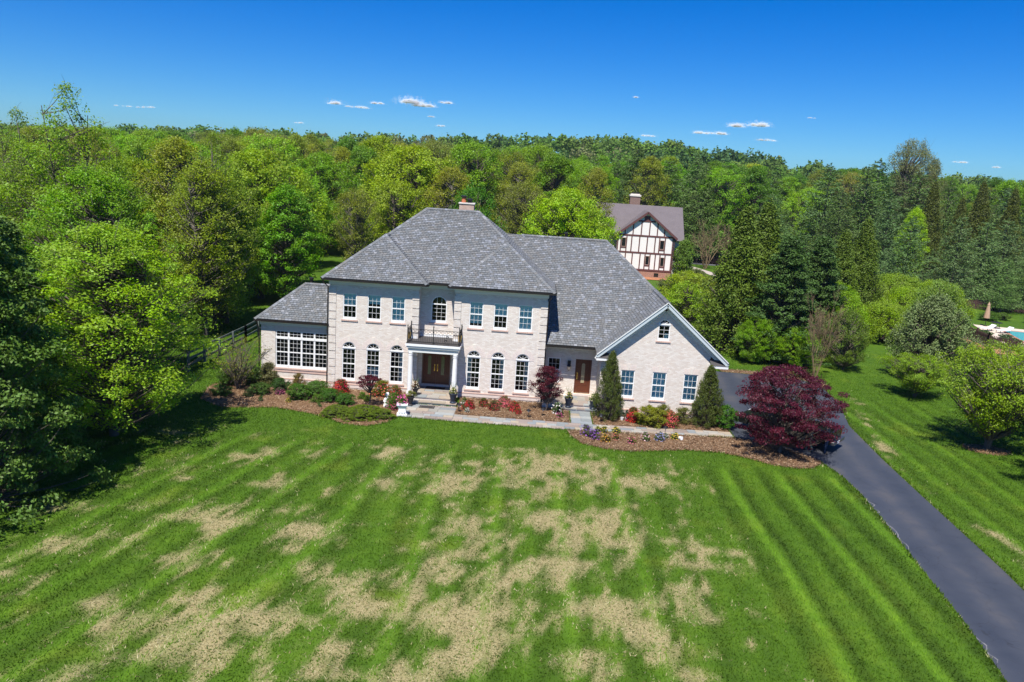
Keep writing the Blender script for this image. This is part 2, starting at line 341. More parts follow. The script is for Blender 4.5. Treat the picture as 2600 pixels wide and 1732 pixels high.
# driveway: tar-sealed asphalt with wheel tracks and pale patches
t = NT('asphalt'); p = t.n('SeparateXYZ', {0: t.pos()})
tr = t.math('ADD', t.math('MULTIPLY', t.math('SINE', t.math('MULTIPLY', t.math('SUBTRACT', t.math('SUBTRACT', p.outputs[0], t.math('MULTIPLY', p.outputs[1], .08)), 30.6), 3.7)), .25), .5)
c = t.ramp(t.math('ADD', t.math('MULTIPLY', t.noise(.33, 4), .55), t.math('ADD', t.math('MULTIPLY', t.noise(2.4, 4), .2), t.math('MULTIPLY', tr, .3))), [(.34, (.024, .032, .050)), (.55, (.044, .051, .068)), (.76, (.092, .086, .086))])
c = t.mix(t.math('MULTIPLY', t.noise(60, 2), .4), c, (.075, .078, .09))
cr = t.n('TexVoronoi', {'Scale': .9, 'Vector': t.n('VectorMath', {0: t.pos(), 1: t.n('VectorMath', {0: t.n('TexNoise', {'Scale': 1.2, 'Vector': t.pos()}).outputs[1], 3: .8}, operation='SCALE').outputs[0]}, operation='ADD').outputs[0]}, feature='DISTANCE_TO_EDGE')
c = t.mix(t.math('MULTIPLY', t.math('LESS_THAN', cr.outputs[0], .006), .5), c, (.02, .02, .022))
t.bump(t.noise(70, 3), .35, .01); MAT['asphalt'] = t.fin(c, .62, .4)
tag(inst('driveway', bm_mesh('driveway', sheet(DRIVE, .006, 0), MAT['asphalt'])), kind='structure')
# pale silt lines washed along the drive's edge
mb = MB(); rs = random.Random(4)
for y0, y1 in ((-13.6, -12.2), (-17.2, -14.6), (-24.8, -23.4)):
    P = [(float(np.interp(y0+(y1-y0)*k/9, [-30, -25.7, -22.5, -19, -15.5, -11.5], [26.5, 27.4, 27.85, 28.15, 28.5, 28.8]))+.06+.08*math.sin(k*1.3)+rs.uniform(0, .05), y0+(y1-y0)*k/9, .011) for k in range(10)]
    for a, b in zip(P, P[1:]):
        wd = rs.uniform(.015, .05); mb.add([(a[0], a[1], .0105), (a[0]+wd, a[1], .0105), (b[0]+wd, b[1], .0105), (b[0], b[1], .0105)], [(0, 1, 2, 3)])
o = mb.build('silt_line', surf('pale_silt', (.20, .195, .20), .9, .3, 8)); tag(o, kind='stuff', label='pale silt washed along the left edge of the drive')
# mulch
t = NT('bark_mulch'); v = t.n('TexVoronoi', {'Scale': 13, 'Vector': t.n('Mapping', {'Vector': t.pos(), 'Scale': (1, 1.7, 1)}).outputs[0]})
c = t.ramp(t.n('SeparateColor', {0: v.outputs[1]}).outputs[0], [(0, (.08, .043, .022)), (.4, (.155, .088, .044)), (.75, (.235, .145, .080)), (1, (.36, .255, .160))])
c = t.mix(t.math('MULTIPLY', t.noise(.8, 3), .5), c, (.145, .078, .038)); t.bump(v.outputs[0], .8, .03); MAT['mulch'] = t.fin(c, .9, .15)
for nm, poly in (('mulch_bed', BED_L), ('mulch_bed', BED_M), ('mulch_bed', BED_G), ('mulch_bed', BED_F), ('mulch_bed', BED_B), ('mulch_bed', BED_T)):
    tag(inst(nm, bm_mesh(nm, sheet(poly, .008, .4, .07, .03), MAT['mulch'], True)), kind='structure')
# loose bark chips on the beds
rng = np.random.default_rng(11)
def scatter(poly, n, rg=rng):
    P = np.array(poly); lo = P.min(0); hi = P.max(0); out = np.zeros((0, 2))
    while len(out) < n:
        q = rg.uniform(lo, hi, (n*2, 2)); out = np.concatenate([out, q[inpoly(q[:, 0], q[:, 1], poly)]])
    return out[:n]
def quads(Cn, A, B):
    """rhombic leaves: centre, half length vector, half width vector"""
    V = np.stack([Cn-A, Cn+B-A*.1, Cn+A, Cn-B-A*.1], 1).reshape(-1, 3); F = np.arange(len(V)).reshape(-1, 4); return V, F
def rects(Cn, A, B):
    V = np.stack([Cn-A-B, Cn+B-A, Cn+A+B, Cn-B+A], 1).reshape(-1, 3); F = np.arange(len(V)).reshape(-1, 4); return V, F
def unit(v): return v/np.maximum(1e-6, np.linalg.norm(v, axis=1, keepdims=True))
pts = np.concatenate([scatter(pl, n) for pl, n in ((BED_L, 9000), (BED_M, 6500), (BED_G, 4000), (BED_F, 13000), (BED_B, 1500), (BED_T, 600))])
n = len(pts); a = rng.uniform(0, 6.28, n); tilt = rng.normal(0, .3, (n, 1))
A = np.stack([np.cos(a), np.sin(a), rng.normal(0, .25, n)], 1)*rng.uniform(.02, .05, (n, 1)); Bv = np.stack([-np.sin(a), np.cos(a), rng.normal(0, .4, n)], 1)*rng.uniform(.008, .018, (n, 1))
V, F = rects(np.concatenate([pts, rng.uniform(.075, .105, (n, 1))], 1), A, Bv)
pal = np.array([(.09, .048, .025), (.17, .095, .048), (.25, .155, .085), (.36, .26, .165), (.14, .078, .04)]); cc = pal[rng.integers(0, 5, n)]
tag(inst('bark_chips', mesh_np('bark_chips', V, F, surf('bark_chip', (1, 1, 1), .9, .15, 9, attr='col'), {'col': np.repeat(np.concatenate([cc, np.ones((n, 1))], 1), 4, 0)})), 'brown bark chips covering the planting beds', kind='stuff')
# grass blades
nb = 520000
bx = rng.uniform(-15, 48, nb*2); by = -33+rng.uniform(0, 1, nb*2)**1.25*58
keep = np.ones(len(bx), bool)
for pl in HARD: keep &= ~inpoly(bx, by, pl)
keep &= ~((by > 3) & (bx > -6) & (bx < 23.5)); keep &= rng.uniform(0, 1, len(bx)) < np.interp(by, [2, 24], [1, .12])
bx = bx[keep][:nb]; by = by[keep][:nb]; n = len(bx)
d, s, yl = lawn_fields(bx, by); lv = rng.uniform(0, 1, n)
hh = (.045+.05*lv)*(1-.45*d); a = rng.uniform(0, 6.28, n); wd = rng.uniform(.011, .023, n)
lean = np.stack([rng.normal(0, .035, n)+.0*s, rng.normal(0, .035, n)+.05*s, hh], 1); lean[:, :2] *= (1+1.0*d)[:, None]
base = np.stack([bx, by, np.full(n, .0)], 1); sdv = np.stack([np.cos(a)*wd, np.sin(a)*wd, 0*a], 1)
V = np.stack([base-sdv, base+sdv, base+lean], 1).reshape(-1, 3)
r3 = lambda q: np.repeat(q, 3)
tag(inst('grass', mesh_np('grass', V, np.arange(n*3).reshape(-1, 3), MAT['blade'], {'dead': r3((rng.uniform(0, 1, n) < d**1.35)*rng.uniform(.6, 1, n)), 'stripe_sheen': r3(s), 'yel': r3(yl), 'lv': r3(lv)})), 'mown green lawn with straw coloured dead patches', kind='stuff')
# ragged longer tufts along the edges of drive, walk and beds
def edge_tufts():
    P = []
    for pl in (DRIVE, BED_F, BED_L, WALK, BED_B, BED_T):
        for (x0, y0), (x1, y1) in zip(pl, pl[1:]+pl[:1]):
            L = math.hypot(x1-x0, y1-y0); k = int(L*110) if L < 45 else int(40*110)
            tt = rng.uniform(0, 1, k)
            if L > 45: tt = tt*1.0
            P.append(np.stack([x0+(x1-x0)*tt+rng.normal(0, .07, k), y0+(y1-y0)*tt+rng.normal(0, .07, k)], 1))
    P = np.concatenate(P); x, y = P[:, 0], P[:, 1]; k = np.ones(len(x), bool)
    for pl in HARD:
        q = np.array(pl); k &= ~inpoly(x, y, pl)
    k &= (y > -34)&(y < 14)
    return P[k]
P = edge_tufts(); n = len(P); a = rng.uniform(0, 6.28, n); lv = rng.uniform(0, 1, n); wd = rng.uniform(.012, .03, n)
base = np.concatenate([P, np.zeros((n, 1))], 1); sdv = np.stack([np.cos(a)*wd, np.sin(a)*wd, 0*a], 1); lean = np.stack([rng.normal(0, .05, n), rng.normal(0, .05, n), rng.uniform(.06, .15, n)], 1)
V = np.stack([base-sdv, base+sdv, base+lean], 1).reshape(-1, 3)
tag(inst('edge_grass', mesh_np('edge_grass', V, np.arange(n*3).reshape(-1, 3), MAT['blade'], {'dead': r3(.0*lv+(lv > .9)*.6), 'stripe_sheen': r3(0*lv), 'yel': r3(lv*.7), 'lv': r3(lv)})), 'uncut grass along the edges of beds and drive', kind='stuff')
# flagstone walk: every stone a piece
mbw = MB(); wk = inst('walkway', bm_mesh('walkway', sheet(WALK, .012, 0), MAT['mortar'])); tag(wk, kind='structure')
st = MB().cbox((0, 0, 0), (1, 1, 1)).mesh('flagstone', MAT['flag'])
stones = [(.27, .285, .275), (.31, .295, .26), (.24, .26, .26), (.34, .28, .215), (.30, .25, .215), (.35, .32, .275), (.22, .24, .25), (.32, .27, .20), (.27, .22, .19)]
rs = random.Random(3)
def stone(x0, x1, y0, y1, z=.045, g=.008, par=wk, h=.035):
    c = rs.choice(stones); k = rs.uniform(.85, 1.12)
    inst('flagstone', st, par, ((x0+x1)/2, (y0+y1)/2, z-h/2+rs.uniform(-.003, .003)), (0, 0, 0), (x1-x0-2*g, y1-y0-2*g, h), tuple(q*k for q in c))
def ashlar(x0, x1, y0, y1, z=.045, par=wk, shift=None, h=.035):
    y = y0
    while y < y1-.05:
        hgt = rs.choice((.38, .46, .6)); 
        if y1-(y+hgt) < .25: hgt = y1-y
        x = x0
        while x < x1-.05:
            wd_ = rs.uniform(.4, .95)
            if x1-(x+wd_) < .3: wd_ = x1-x
            stone(x, x+wd_, y, y+hgt, z, par=par, h=h); x += wd_
        y += hgt
ashlar(5.32, 8.38, -4.72, -2.22); ashlar(15.22, 16.43, -3.66, -1.22)
x = 8.4
rows = 3
for r in range(rows):
    x = 5.4 if r == 0 and False else 8.4
    while x < 24.4:
        wd_ = rs.uniform(.45, 1.0); x1 = min(24.48, x+wd_)
        if 24.48-x1 < .3: x1 = 24.48
        xm = (x+x1)/2; f, b = wf(xm)+.02, wb(xm)-.02; q = (.36, .68, 1)[r]; q0 = (0, .36, .68)[r]
        stone(x, x1, f+(b-f)*q0, f+(b-f)*q); x = x1
# ------------------------------------------------------------------ the brick house
house = empty('brick_house', (0, 0, 0), 0, 'large pale brick house with grey slate-look hipped roof and columned entrance', 'house')
def wall(name, to3, outer, holes, depth, mat, parent, thick_dir):
    """outer / holes: lists of (u,z); to3(u,z)->3D on the outer face; thick_dir: vector into the building"""
    me = bpy.data.meshes.new(name); V = []; F = []
    polys = [outer]+holes; flat = [p for pl in polys for p in pl]
    V = [tuple(to3(u, z)) for u, z in flat]
    tris = tessellate_polygon([[Vector((u, z, 0)) for u, z in pl] for pl in polys]); F = [tuple(t_) for t_ in tris]
    k = len(outer); td = Vector(thick_dir)*depth
    for h in holes:
        b = len(V); V += [tuple(to3(u, z)) for u, z in h]+[tuple(Vector(to3(u, z))+td) for u, z in h]; m = len(h)
        F += [(b+i, b+(i+1) % m, b+m+(i+1) % m, b+m+i) for i in range(m)]
    me.from_pydata(V, [], F); me.materials.append(mat); me.update()
    bm = bmesh.new(); bm.from_mesh(me)
    nf = len(tris); bm.faces.ensure_lookup_table()
    for i, f in enumerate(bm.faces):
        if i < nf and f.normal.dot(Vector(thick_dir)) > 0: f.normal_flip()
    bm.to_mesh(me); bm.free()
    return inst(name, me, parent)
def rect(x0, x1, z0, z1): return [(x0, z0), (x1, z0), (x1, z1), (x0, z1)]
def archhole(cx, w_, z0, zs, n=14, rise=None):
    r_ = w_/2; rise = rise or r_
    return [(cx-r_, z0), (cx+r_, z0)]+[(cx+r_*math.cos(a), zs+rise*math.sin(a)) for a in [math.pi*k/n for k in range(n+1)]]
UPW = [1.25, 2.77, 4.26, 9.08, 10.59, 12.12]          # window axes, shared by both storeys
WW = .84
pane_me = mesh_np('pane', [(-.5, 0, -.5), (.5, 0, -.5), (.5, 0, .5), (-.5, 0, .5)], [(0, 1, 2, 3)], MAT['glass'])
def jack_arch(parent, cx, Y, z, w_, n=15, keyh=.40, name='lintel'):
    mb = MB(); W2 = w_+.14
    for i in range(n):
        t0, t1 = i/n, (i+1)/n
        if .42 < (t0+t1)/2 < .58: continue
        b0, b1 = cx-w_/2+w_*t0+.006, cx-w_/2+w_*t1-.006; fl = 1.24
        u0_, u1_ = cx+(b0-cx)*fl, cx+(b1-cx)*fl
        k = random.uniform(.9, 1.1); mb.prismY([(b0, z), (b1, z), (u1_, z+.32), (u0_, z+.32)], Y-.012, Y+.02)
    tag(mb.build(name, MAT['solid_brick'], parent), kind='stuff')
    MB().prismY([(cx-w_*.085, z), (cx+w_*.085, z), (cx+w_*.125, z+keyh), (cx-w_*.125, z+keyh)], Y-.024, Y+.02).build('keystone', MAT['cream'], parent)
def round_arch(parent, cx, Y, zs, r_, h_=.30, n=17):
    mb = MB()
    for i in range(n):
        a0, a1 = math.pi*i/n+.012, math.pi*(i+1)/n-.012
        if i == n//2: continue
        P = [(cx+r_*math.cos(a0), zs+r_*math.sin(a0)), (cx+(r_+h_)*math.cos(a0), zs+(r_+h_)*math.sin(a0)), (cx+(r_+h_)*math.cos(a1), zs+(r_+h_)*math.sin(a1)), (cx+r_*math.cos(a1), zs+r_*math.sin(a1))]
        mb.prismY(P, Y-.012, Y+.02)
    tag(mb.build('arch_course', MAT['solid_brick'], parent), kind='stuff')
    MB().prismY([(cx-.07, zs+r_), (cx+.07, zs+r_), (cx+.11, zs+r_+h_+.09), (cx-.11, zs+r_+h_+.09)], Y-.024, Y+.02).build('keystone', MAT['cream'], parent)
def window(cx, Y, z0, z1, w_, cols, ru, rl, kind='hung', blind=0, curtain=None, sill=True, parent=house, low_blind=0, dz=0):
    """sash window; z1 is the top of the opening (springing line for arched ones)"""
    f = MB(); m = MB(); yf = Y+.05; x0, x1 = cx-w_/2, cx+w_/2; e = .055; sb = .15
    f.box(x0, x0+e, yf-.025, yf+.08, z0+sb, z1-e); f.box(x1-e, x1, yf-.025, yf+.08, z0+sb, z1-e); f.box(x0-.005, x1+.005, yf-.05, yf+.08, z0, z0+sb); f.box(x0, x1, yf-.025, yf+.08, z1-e, z1)
    if kind == 'fan' or kind == 'grid':
        r_ = w_/2; n = 14
        if kind == 'fan': f.box(x0-.02, x1+.02, yf-.055, yf+.08, z1-.04+.042, z1+.09)
        zs = z1
        for k in range(n):
            a0, a1 = math.pi*k/n, math.pi*(k+1)/n
            f.prismY([(cx+(r_-e)*math.cos(a0), zs+(r_-e)*math.sin(a0)), (cx+r_*math.cos(a0), zs+r_*math.sin(a0)), (cx+r_*math.cos(a1), zs+r_*math.sin(a1)), (cx+(r_-e)*math.cos(a1), zs+(r_-e)*math.sin(a1))], yf-.024, yf+.08)
    W_ = f.build('window', MAT['white'], parent)
    ix0, ix1, iz0, iz1 = x0+e, x1-e, z0+sb, z1-e
    sashes = [(iz0, iz1, ru+rl)] if rl == 0 else None
    if sashes is None:
        zm = iz0+(iz1-iz0)*rl/(ru+rl)
        f2 = MB().box(ix0, ix1, yf-.02, yf+.05, zm-.03, zm+.03); f2.build('meeting_rail', MAT['white'], W_)
        sashes = [(iz0, zm-.03, rl), (zm+.03, iz1, ru)]
    yg = yf+.03; mw = .014
    for a, b, rows in sashes:
        for i in range(1, cols):
            xx = ix0+(ix1-ix0)*i/cols; m.box(xx-mw/2, xx+mw/2, yg-.022, yg-.004, a, b)
        for j in range(1, rows):
            zz = a+(b-a)*j/rows; m.box(ix0, ix1, yg-.0205, yg-.0055, zz-mw/2, zz+mw/2)
        for i in range(cols):
            for j in range(rows):
                pw, ph = (ix1-ix0)/cols, (b-a)/rows
                inst('pane', pane_me, W_, (ix0+pw*(i+.5), yg, a+ph*(j+.5)), (0, 0, 0), (pw, 1, ph))
    if kind == 'fan':
        r_ = w_/2-e; z_ = z1+.09; rr = (r_*r_-.09*.09)**.5
        mb = MB()
        for a in [math.pi*k/4 for k in (1, 2, 3)]: m.beam((cx, yg-.012, z_), (cx+r_*math.cos(a)*.97, yg-.012, z1+r_*math.sin(a)*.97), .018, .018)
        for k in range(4):
            aa = [math.pi*(k+q/4)/4 for q in range(5)]; poly = [(cx, z_)]+[(cx+r_*math.cos(a), max(z_, z1+r_*math.sin(a))) for a in aa]
            V = [(x_, yg, zz) for x_, zz in poly]; me = bpy.data.meshes.new('pane'); me.from_pydata(V, [], [tuple(range(len(V)))]); me.materials.append(MAT['glass']); inst('pane', me, W_)
    if kind == 'grid':
        r_ = w_/2-e
        for i in range(1, cols):
            xx = ix0+(ix1-ix0)*i/cols; m.box(xx-mw/2, xx+mw/2, yg-.022, yg-.004, z1-e, z1+math.sqrt(max(0, r_*r_-(xx-cx)**2)))
        m.box(ix0, ix1, yg-.0205, yg-.0055, z1-mw/2, z1+mw/2)
        for i in range(cols):
            xa, xb = ix0+(ix1-ix0)*i/cols, ix0+(ix1-ix0)*(i+1)/cols
            poly = [(xa, z1), (xb, z1)]+[(xb+(xa-xb)*q/4, z1+math.sqrt(max(1e-4, r_*r_-(xb+(xa-xb)*q/4-cx)**2))) for q in range(5)]
            me = bpy.data.meshes.new('pane'); me.from_pydata([(x_, yg, zz) for x_, zz in poly], [], [tuple(range(len(poly)))]); me.materials.append(MAT['glass']); inst('pane', me, W_)
    m.build('muntins', MAT['white'], W_)
    if blind: MB().box(ix0+.01, ix1-.01, yg+.05, yg+.06, iz1-(iz1-iz0)*blind, iz1).build('blind', MAT['blind'], W_)
    if low_blind: MB().box(ix0+.01, ix1-.01, yg+.05, yg+.06, iz0, iz0+(iz1-iz0)*low_blind).build('blind', MAT['curtain'], W_)
    if curtain:
        for sd_ in curtain:
            cb = MB(); c0 = ix0 if sd_ == 'l' else ix1-.2
            for q in range(5): cb.box(c0+.04*q, c0+.04*q+.036, yg+.07+.02*(q % 2), yg+.09+.02*(q % 2), iz0+.05, iz1+.1)
            cb.build('curtain', MAT['curtain'], W_)
    if sill:
        s_ = MB()
        nb_ = int((w_+.2)/.11)
        for q in range(nb_):
            xa = x0-.1+(w_+.2)*q/nb_; s_.box(xa+.004, xa+(w_+.2)/nb_-.004, Y-.055, Y+.03, z0-.095, z0-.004)
        tag(s_.build('brick_sill', MAT['sill'], W_), kind='stuff')
    return W_
# openings -------------------------------------------------------
LZ0, LZ1 = .60, 2.66; UZ0, UZ1 = 4.50, 6.15
def front(name, xa, xb, axes):
    hs = []
    for c_ in axes: hs += [rect(c_-WW/2, c_+WW/2, UZ0, UZ1), archhole(c_, WW, LZ0, LZ1)]
    wall(name, lambda u, z: (u, 0, z), rect(xa, xb, -.15, 7.02), hs, .14, MAT['brick'], house, (0, 1, 0))
front('front_wall', 0, 5.5, UPW[:3]); front('front_wall', 7.76, 13.4, UPW[3:])
RY = .95
wall('recess_wall', lambda u, z: (u, RY, z), rect(5.5, 7.76, -.15, 7.02), [archhole(6.66, .98, 4.50, 5.70), rect(5.73, 7.53, .5, 2.62)], .14, MAT['brick'], house, (0, 1, 0))
for x_, d_ in ((5.5, -1), (7.76, 1)): wall('return_wall', lambda u, z, x_=x_: (x_, u, z), rect(0, RY, -.15, 7.02), [], .1, MAT['brick'], house, (d_, 0, 0))
wall('side_wall', lambda u, z: (0, u, z), rect(0, 10.7, -.15, 7.02), [], .1, MAT['brick'], house, (1, 0, 0))
wall('side_wall', lambda u, z: (13.4, u, z), rect(0, 10.7, -.15, 7.02), [], .1, MAT['brick'], house, (-1, 0, 0))
wall('back_wall', lambda u, z: (u, 10.7, z), rect(0, 13.4, -.15, 7.02), [], .1, MAT['brick'], house, (0, -1, 0))
# sunroom
SY = .3; SX = [-3.48+.82*(k+.5) for k in range(4)]
wall('sunroom_wall', lambda u, z: (u, SY, z), rect(-4.4, 0, -.15, 4.05), [rect(-3.5, -.2, 1.06, 3.44)], .14, MAT['brick'], house, (0, 1, 0))
wall('sunroom_side_wall', lambda u, z: (-4.4, u, z), rect(SY, 4.6, -.15, 4.05), [], .1, MAT['brick'], house, (1, 0, 0))
wall('sunroom_back_wall', lambda u, z: (u, 4.6, z), rect(-4.4, 0, -.15, 4.05), [], .1, MAT['brick'], house, (0, -1, 0))
# link with side door, garage wing with gable
KY = 1.35; GY = -1.2
wall('link_wall', lambda u, z: (u, KY, z), rect(13.4, 16.9, -.15, 3.75), [rect(13.72, 14.52, 1.06, 2.70), rect(15.50, 16.50, .50, 2.70)], .14, MAT['brick'], house, (0, 1, 0))
GW = [18.52, 20.43, 22.31]
GS = .87; GE = 3.78
wall('gable_wall', lambda u, z: (u, GY, z), [(16.9, -.15), (23.35, -.15), (23.35, 4.5), (20.42, 7.05), (16.9, 3.98)], [rect(c_-.42, c_+.42, 1.08, 2.82) for c_ in GW]+[archhole(20.42, .70, 4.76, 5.72)], .14, MAT['brick'], house, (0, 1, 0))
wall('garage_side_wall', lambda u, z: (23.35, u, z), rect(GY, 13.7, -.15, 4.5), [], .1, MAT['brick'], house, (-1, 0, 0))
wall('garage_return_wall', lambda u, z: (16.9, u, z), rect(GY, KY, -.15, 3.9), [], .1, MAT['brick'], house, (1, 0, 0))
wall('garage_back_wall', lambda u, z: (u, 13.7, z), rect(13.4, 23.35, -.15, 4.0), [], .1, MAT['brick'], house, (0, -1, 0))
# dark rooms behind the glass
mb = MB(); mb.box(.3, 13.1, 3.6, 3.7, 0, 7); mb.box(.2, 13.2, 1.2, 10, 3.75, 3.85); mb.box(.2, 13.2, 1.2, 10, .3, .4); mb.box(-4.2, -.1, 2.6, 2.7, 0, 4); mb.box(13.6, 16.8, 2.4, 2.5, 0, 3.7); mb.box(17, 23.2, .8, .9, 0, 3.6); mb.box(17, 23.2, -1, .8, 3.5, 3.6); mb.box(19.4, 21.4, .8, .9, 3.6, 6.0); mb.box(-4.2, -.1, .6, 2.6, .3, .4)
mb.build('interior', MAT['room'], house)
# windows
bl = [.5, .38, 1.0, .9, .5, 1.0]
for c_, b_ in zip(UPW, bl):
    W_ = window(c_, 0, UZ0, UZ1, WW, 3, 2, 2, blind=b_); jack_arch(W_, c_, 0, UZ1+.004, WW)
cu = [None, None, 'r', 'l', 'r', 'r']
for c_, q, lb in zip(UPW, cu, (0, .42, 0, 0, 0, 0)):
    W_ = window(c_, 0, LZ0, LZ1, WW, 3, 3, 3, kind='fan', curtain=q, low_blind=lb); round_arch(W_, c_, 0, LZ1, WW/2+.004)
W_ = window(6.66, RY, 4.50, 5.70, .98, 3, 0 or 4, 0, kind='grid'); round_arch(W_, 6.66, RY, 5.70, .494, .32)
for k, c_ in enumerate(SX):
    window(c_, SY, 1.06, 2.96, .82, 3, 3, 3, sill=False); window(c_, SY, 2.90, 3.44, .82, 3, 2, 0, sill=False)
mb = MB()
for q in range(32): mb.box(-3.62+.108*q+.004, -3.62+.108*(q+1)-.004, SY-.055, SY+.03, .955, 1.05)
tag(mb.build('brick_sill', MAT['sill'], house), kind='stuff')
mb = MB()
for q in range(44): mb.box(-3.55+.0765*q+.004, -3.55+.0765*(q+1)-.004, SY-.012, SY+.02, 3.45, 3.74)
tag(mb.build('lintel', MAT['solid_brick'], house), kind='stuff')
for k in (-2.85, -.9): MB().prismY([(k-.07, 3.45), (k+.07, 3.45), (k+.1, 3.77), (k-.1, 3.77)], SY-.022, SY).build('keystone', MAT['cream'], house)
W_ = window(14.12, KY, 1.06, 2.70, .80, 3, 2, 2, low_blind=.5); jack_arch(W_, 14.12, KY, 2.704, .80)
for c_ in GW:
    W_ = window(c_, GY, 1.08, 2.82, .84, 3, 2, 2, blind=1.0); jack_arch(W_, c_, GY, 2.824, .84)
W_ = window(20.42, GY, 4.76, 5.72, .70, 2, 3, 0, kind='fan'); round_arch(W_, 20.42, GY, 5.72, .354, .30, 15)
MB().box(20.5, 20.72, GY+.2, GY+.25, 4.9, 5.2).build('pale_box', MAT['blind'], W_)
# quoins, water table, soldier course
qm = MB().box(-.5, .5, -.5, .5, -.5, .5).mesh('quoin', MAT['brick'])
def quoins(xa, xb, y0, y1, z0, z1, st_=.505, side=None):
    z = z0
    while z < z1-.2:
        h = min(st_, z1-z); inst('quoin', qm, house, ((xa+xb)/2, (y0+y1)/2, z+h/2), (0, 0, 0), (xb-xa, y1-y0, h-.065)); z += st_
quoins(-.05, .40, -.05, .42, .42, 6.62); quoins(5.12, 5.55, -.05, .38, .42, 6.62); quoins(7.71, 8.14, -.05, .38, .42, 6.62); quoins(13.02, 13.45, -.05, .42, .42, 6.62); quoins(16.85, 17.25, GY-.05, GY+.38, .42, 3.6)
mb = MB()
for xa, xb, y_ in ((0, 5.5, 0), (7.76, 13.4, 0), (-4.4, 0, SY), (16.9, 23.35, GY)):
    n = int((xb-xa)/.075)
    for q in range(n): mb.box(xa+(xb-xa)*q/n+.004, xa+(xb-xa)*(q+1)/n-.004, y_-.03, y_+.01, .13, .32)
tag(mb.build('soldier_course', MAT['solid_brick'], house), kind='stuff')
mb = MB()
for xa, xb, y_ in ((-.04, 5.5, 0), (7.76, 13.44, 0), (-4.44, -.045, SY), (16.86, 23.39, GY)): mb.box(xa, xb, y_-.05, y_+.01, .325, .395)
mb.build('water_table', MAT['sill'], house)
mb = MB(); mb.box(-4.4, 0, SY-.035, SY+.01, .78, .86); mb.build('band_course', MAT['sill'], house)
# frieze boards and soffits
fz = MB()
fz.box(-.06, 5.56, -.06, .0-.002, 6.66, 7.0); fz.box(7.70, 13.46, -.06, -.002, 6.66, 7.0); fz.box(5.56, 7.70, RY-.06, RY-.002, 6.66, 7.0)
fz.box(5.502, 5.56, -.002, RY-.06, 6.66, 7.0); fz.box(7.70, 7.758, -.002, RY-.06, 6.66, 7.0); fz.box(13.402, 13.46, 0, 10.7, 6.66, 7.0); fz.box(-.06, -.002, 0, 10.7, 6.66, 7.0)
fz.box(-4.46, -.002, SY-.06, SY-.002, 3.76, 4.06); fz.box(-4.46, -4.402, SY-.002, 4.6, 3.76, 4.06)
fz.box(13.41, 16.9, KY-.06, KY-.002, 3.42, 3.74); fz.build('frieze_board', MAT['frieze'], house)
sf = MB()
sf.box(-.40, 6.04, -.43, -.062, 7.0, 7.04); sf.box(7.38, 13.82, -.43, -.062, 7.0, 7.04); sf.box(5.5, 7.9, .47, RY, 7.0, 7.04); sf.box(13.46, 13.82, -.06, 10.9, 7.0, 7.04); sf.box(-.40, -.06, -.06, 10.9, 7.0, 7.04); sf.box(5.56, 6.04, -.06, .47, 7.0, 7.04); sf.box(7.38, 7.70, -.06, .47, 7.0, 7.04)
sf.box(-4.70, 0, .02, SY-.062, 4.06, 4.1); sf.box(-4.70, -4.46, SY-.06, 4.8, 4.06, 4.1); sf.box(13.41, 16.88, .17, KY-.062, 3.74, 3.775); sf.build('soffit', MAT['frieze'], house)
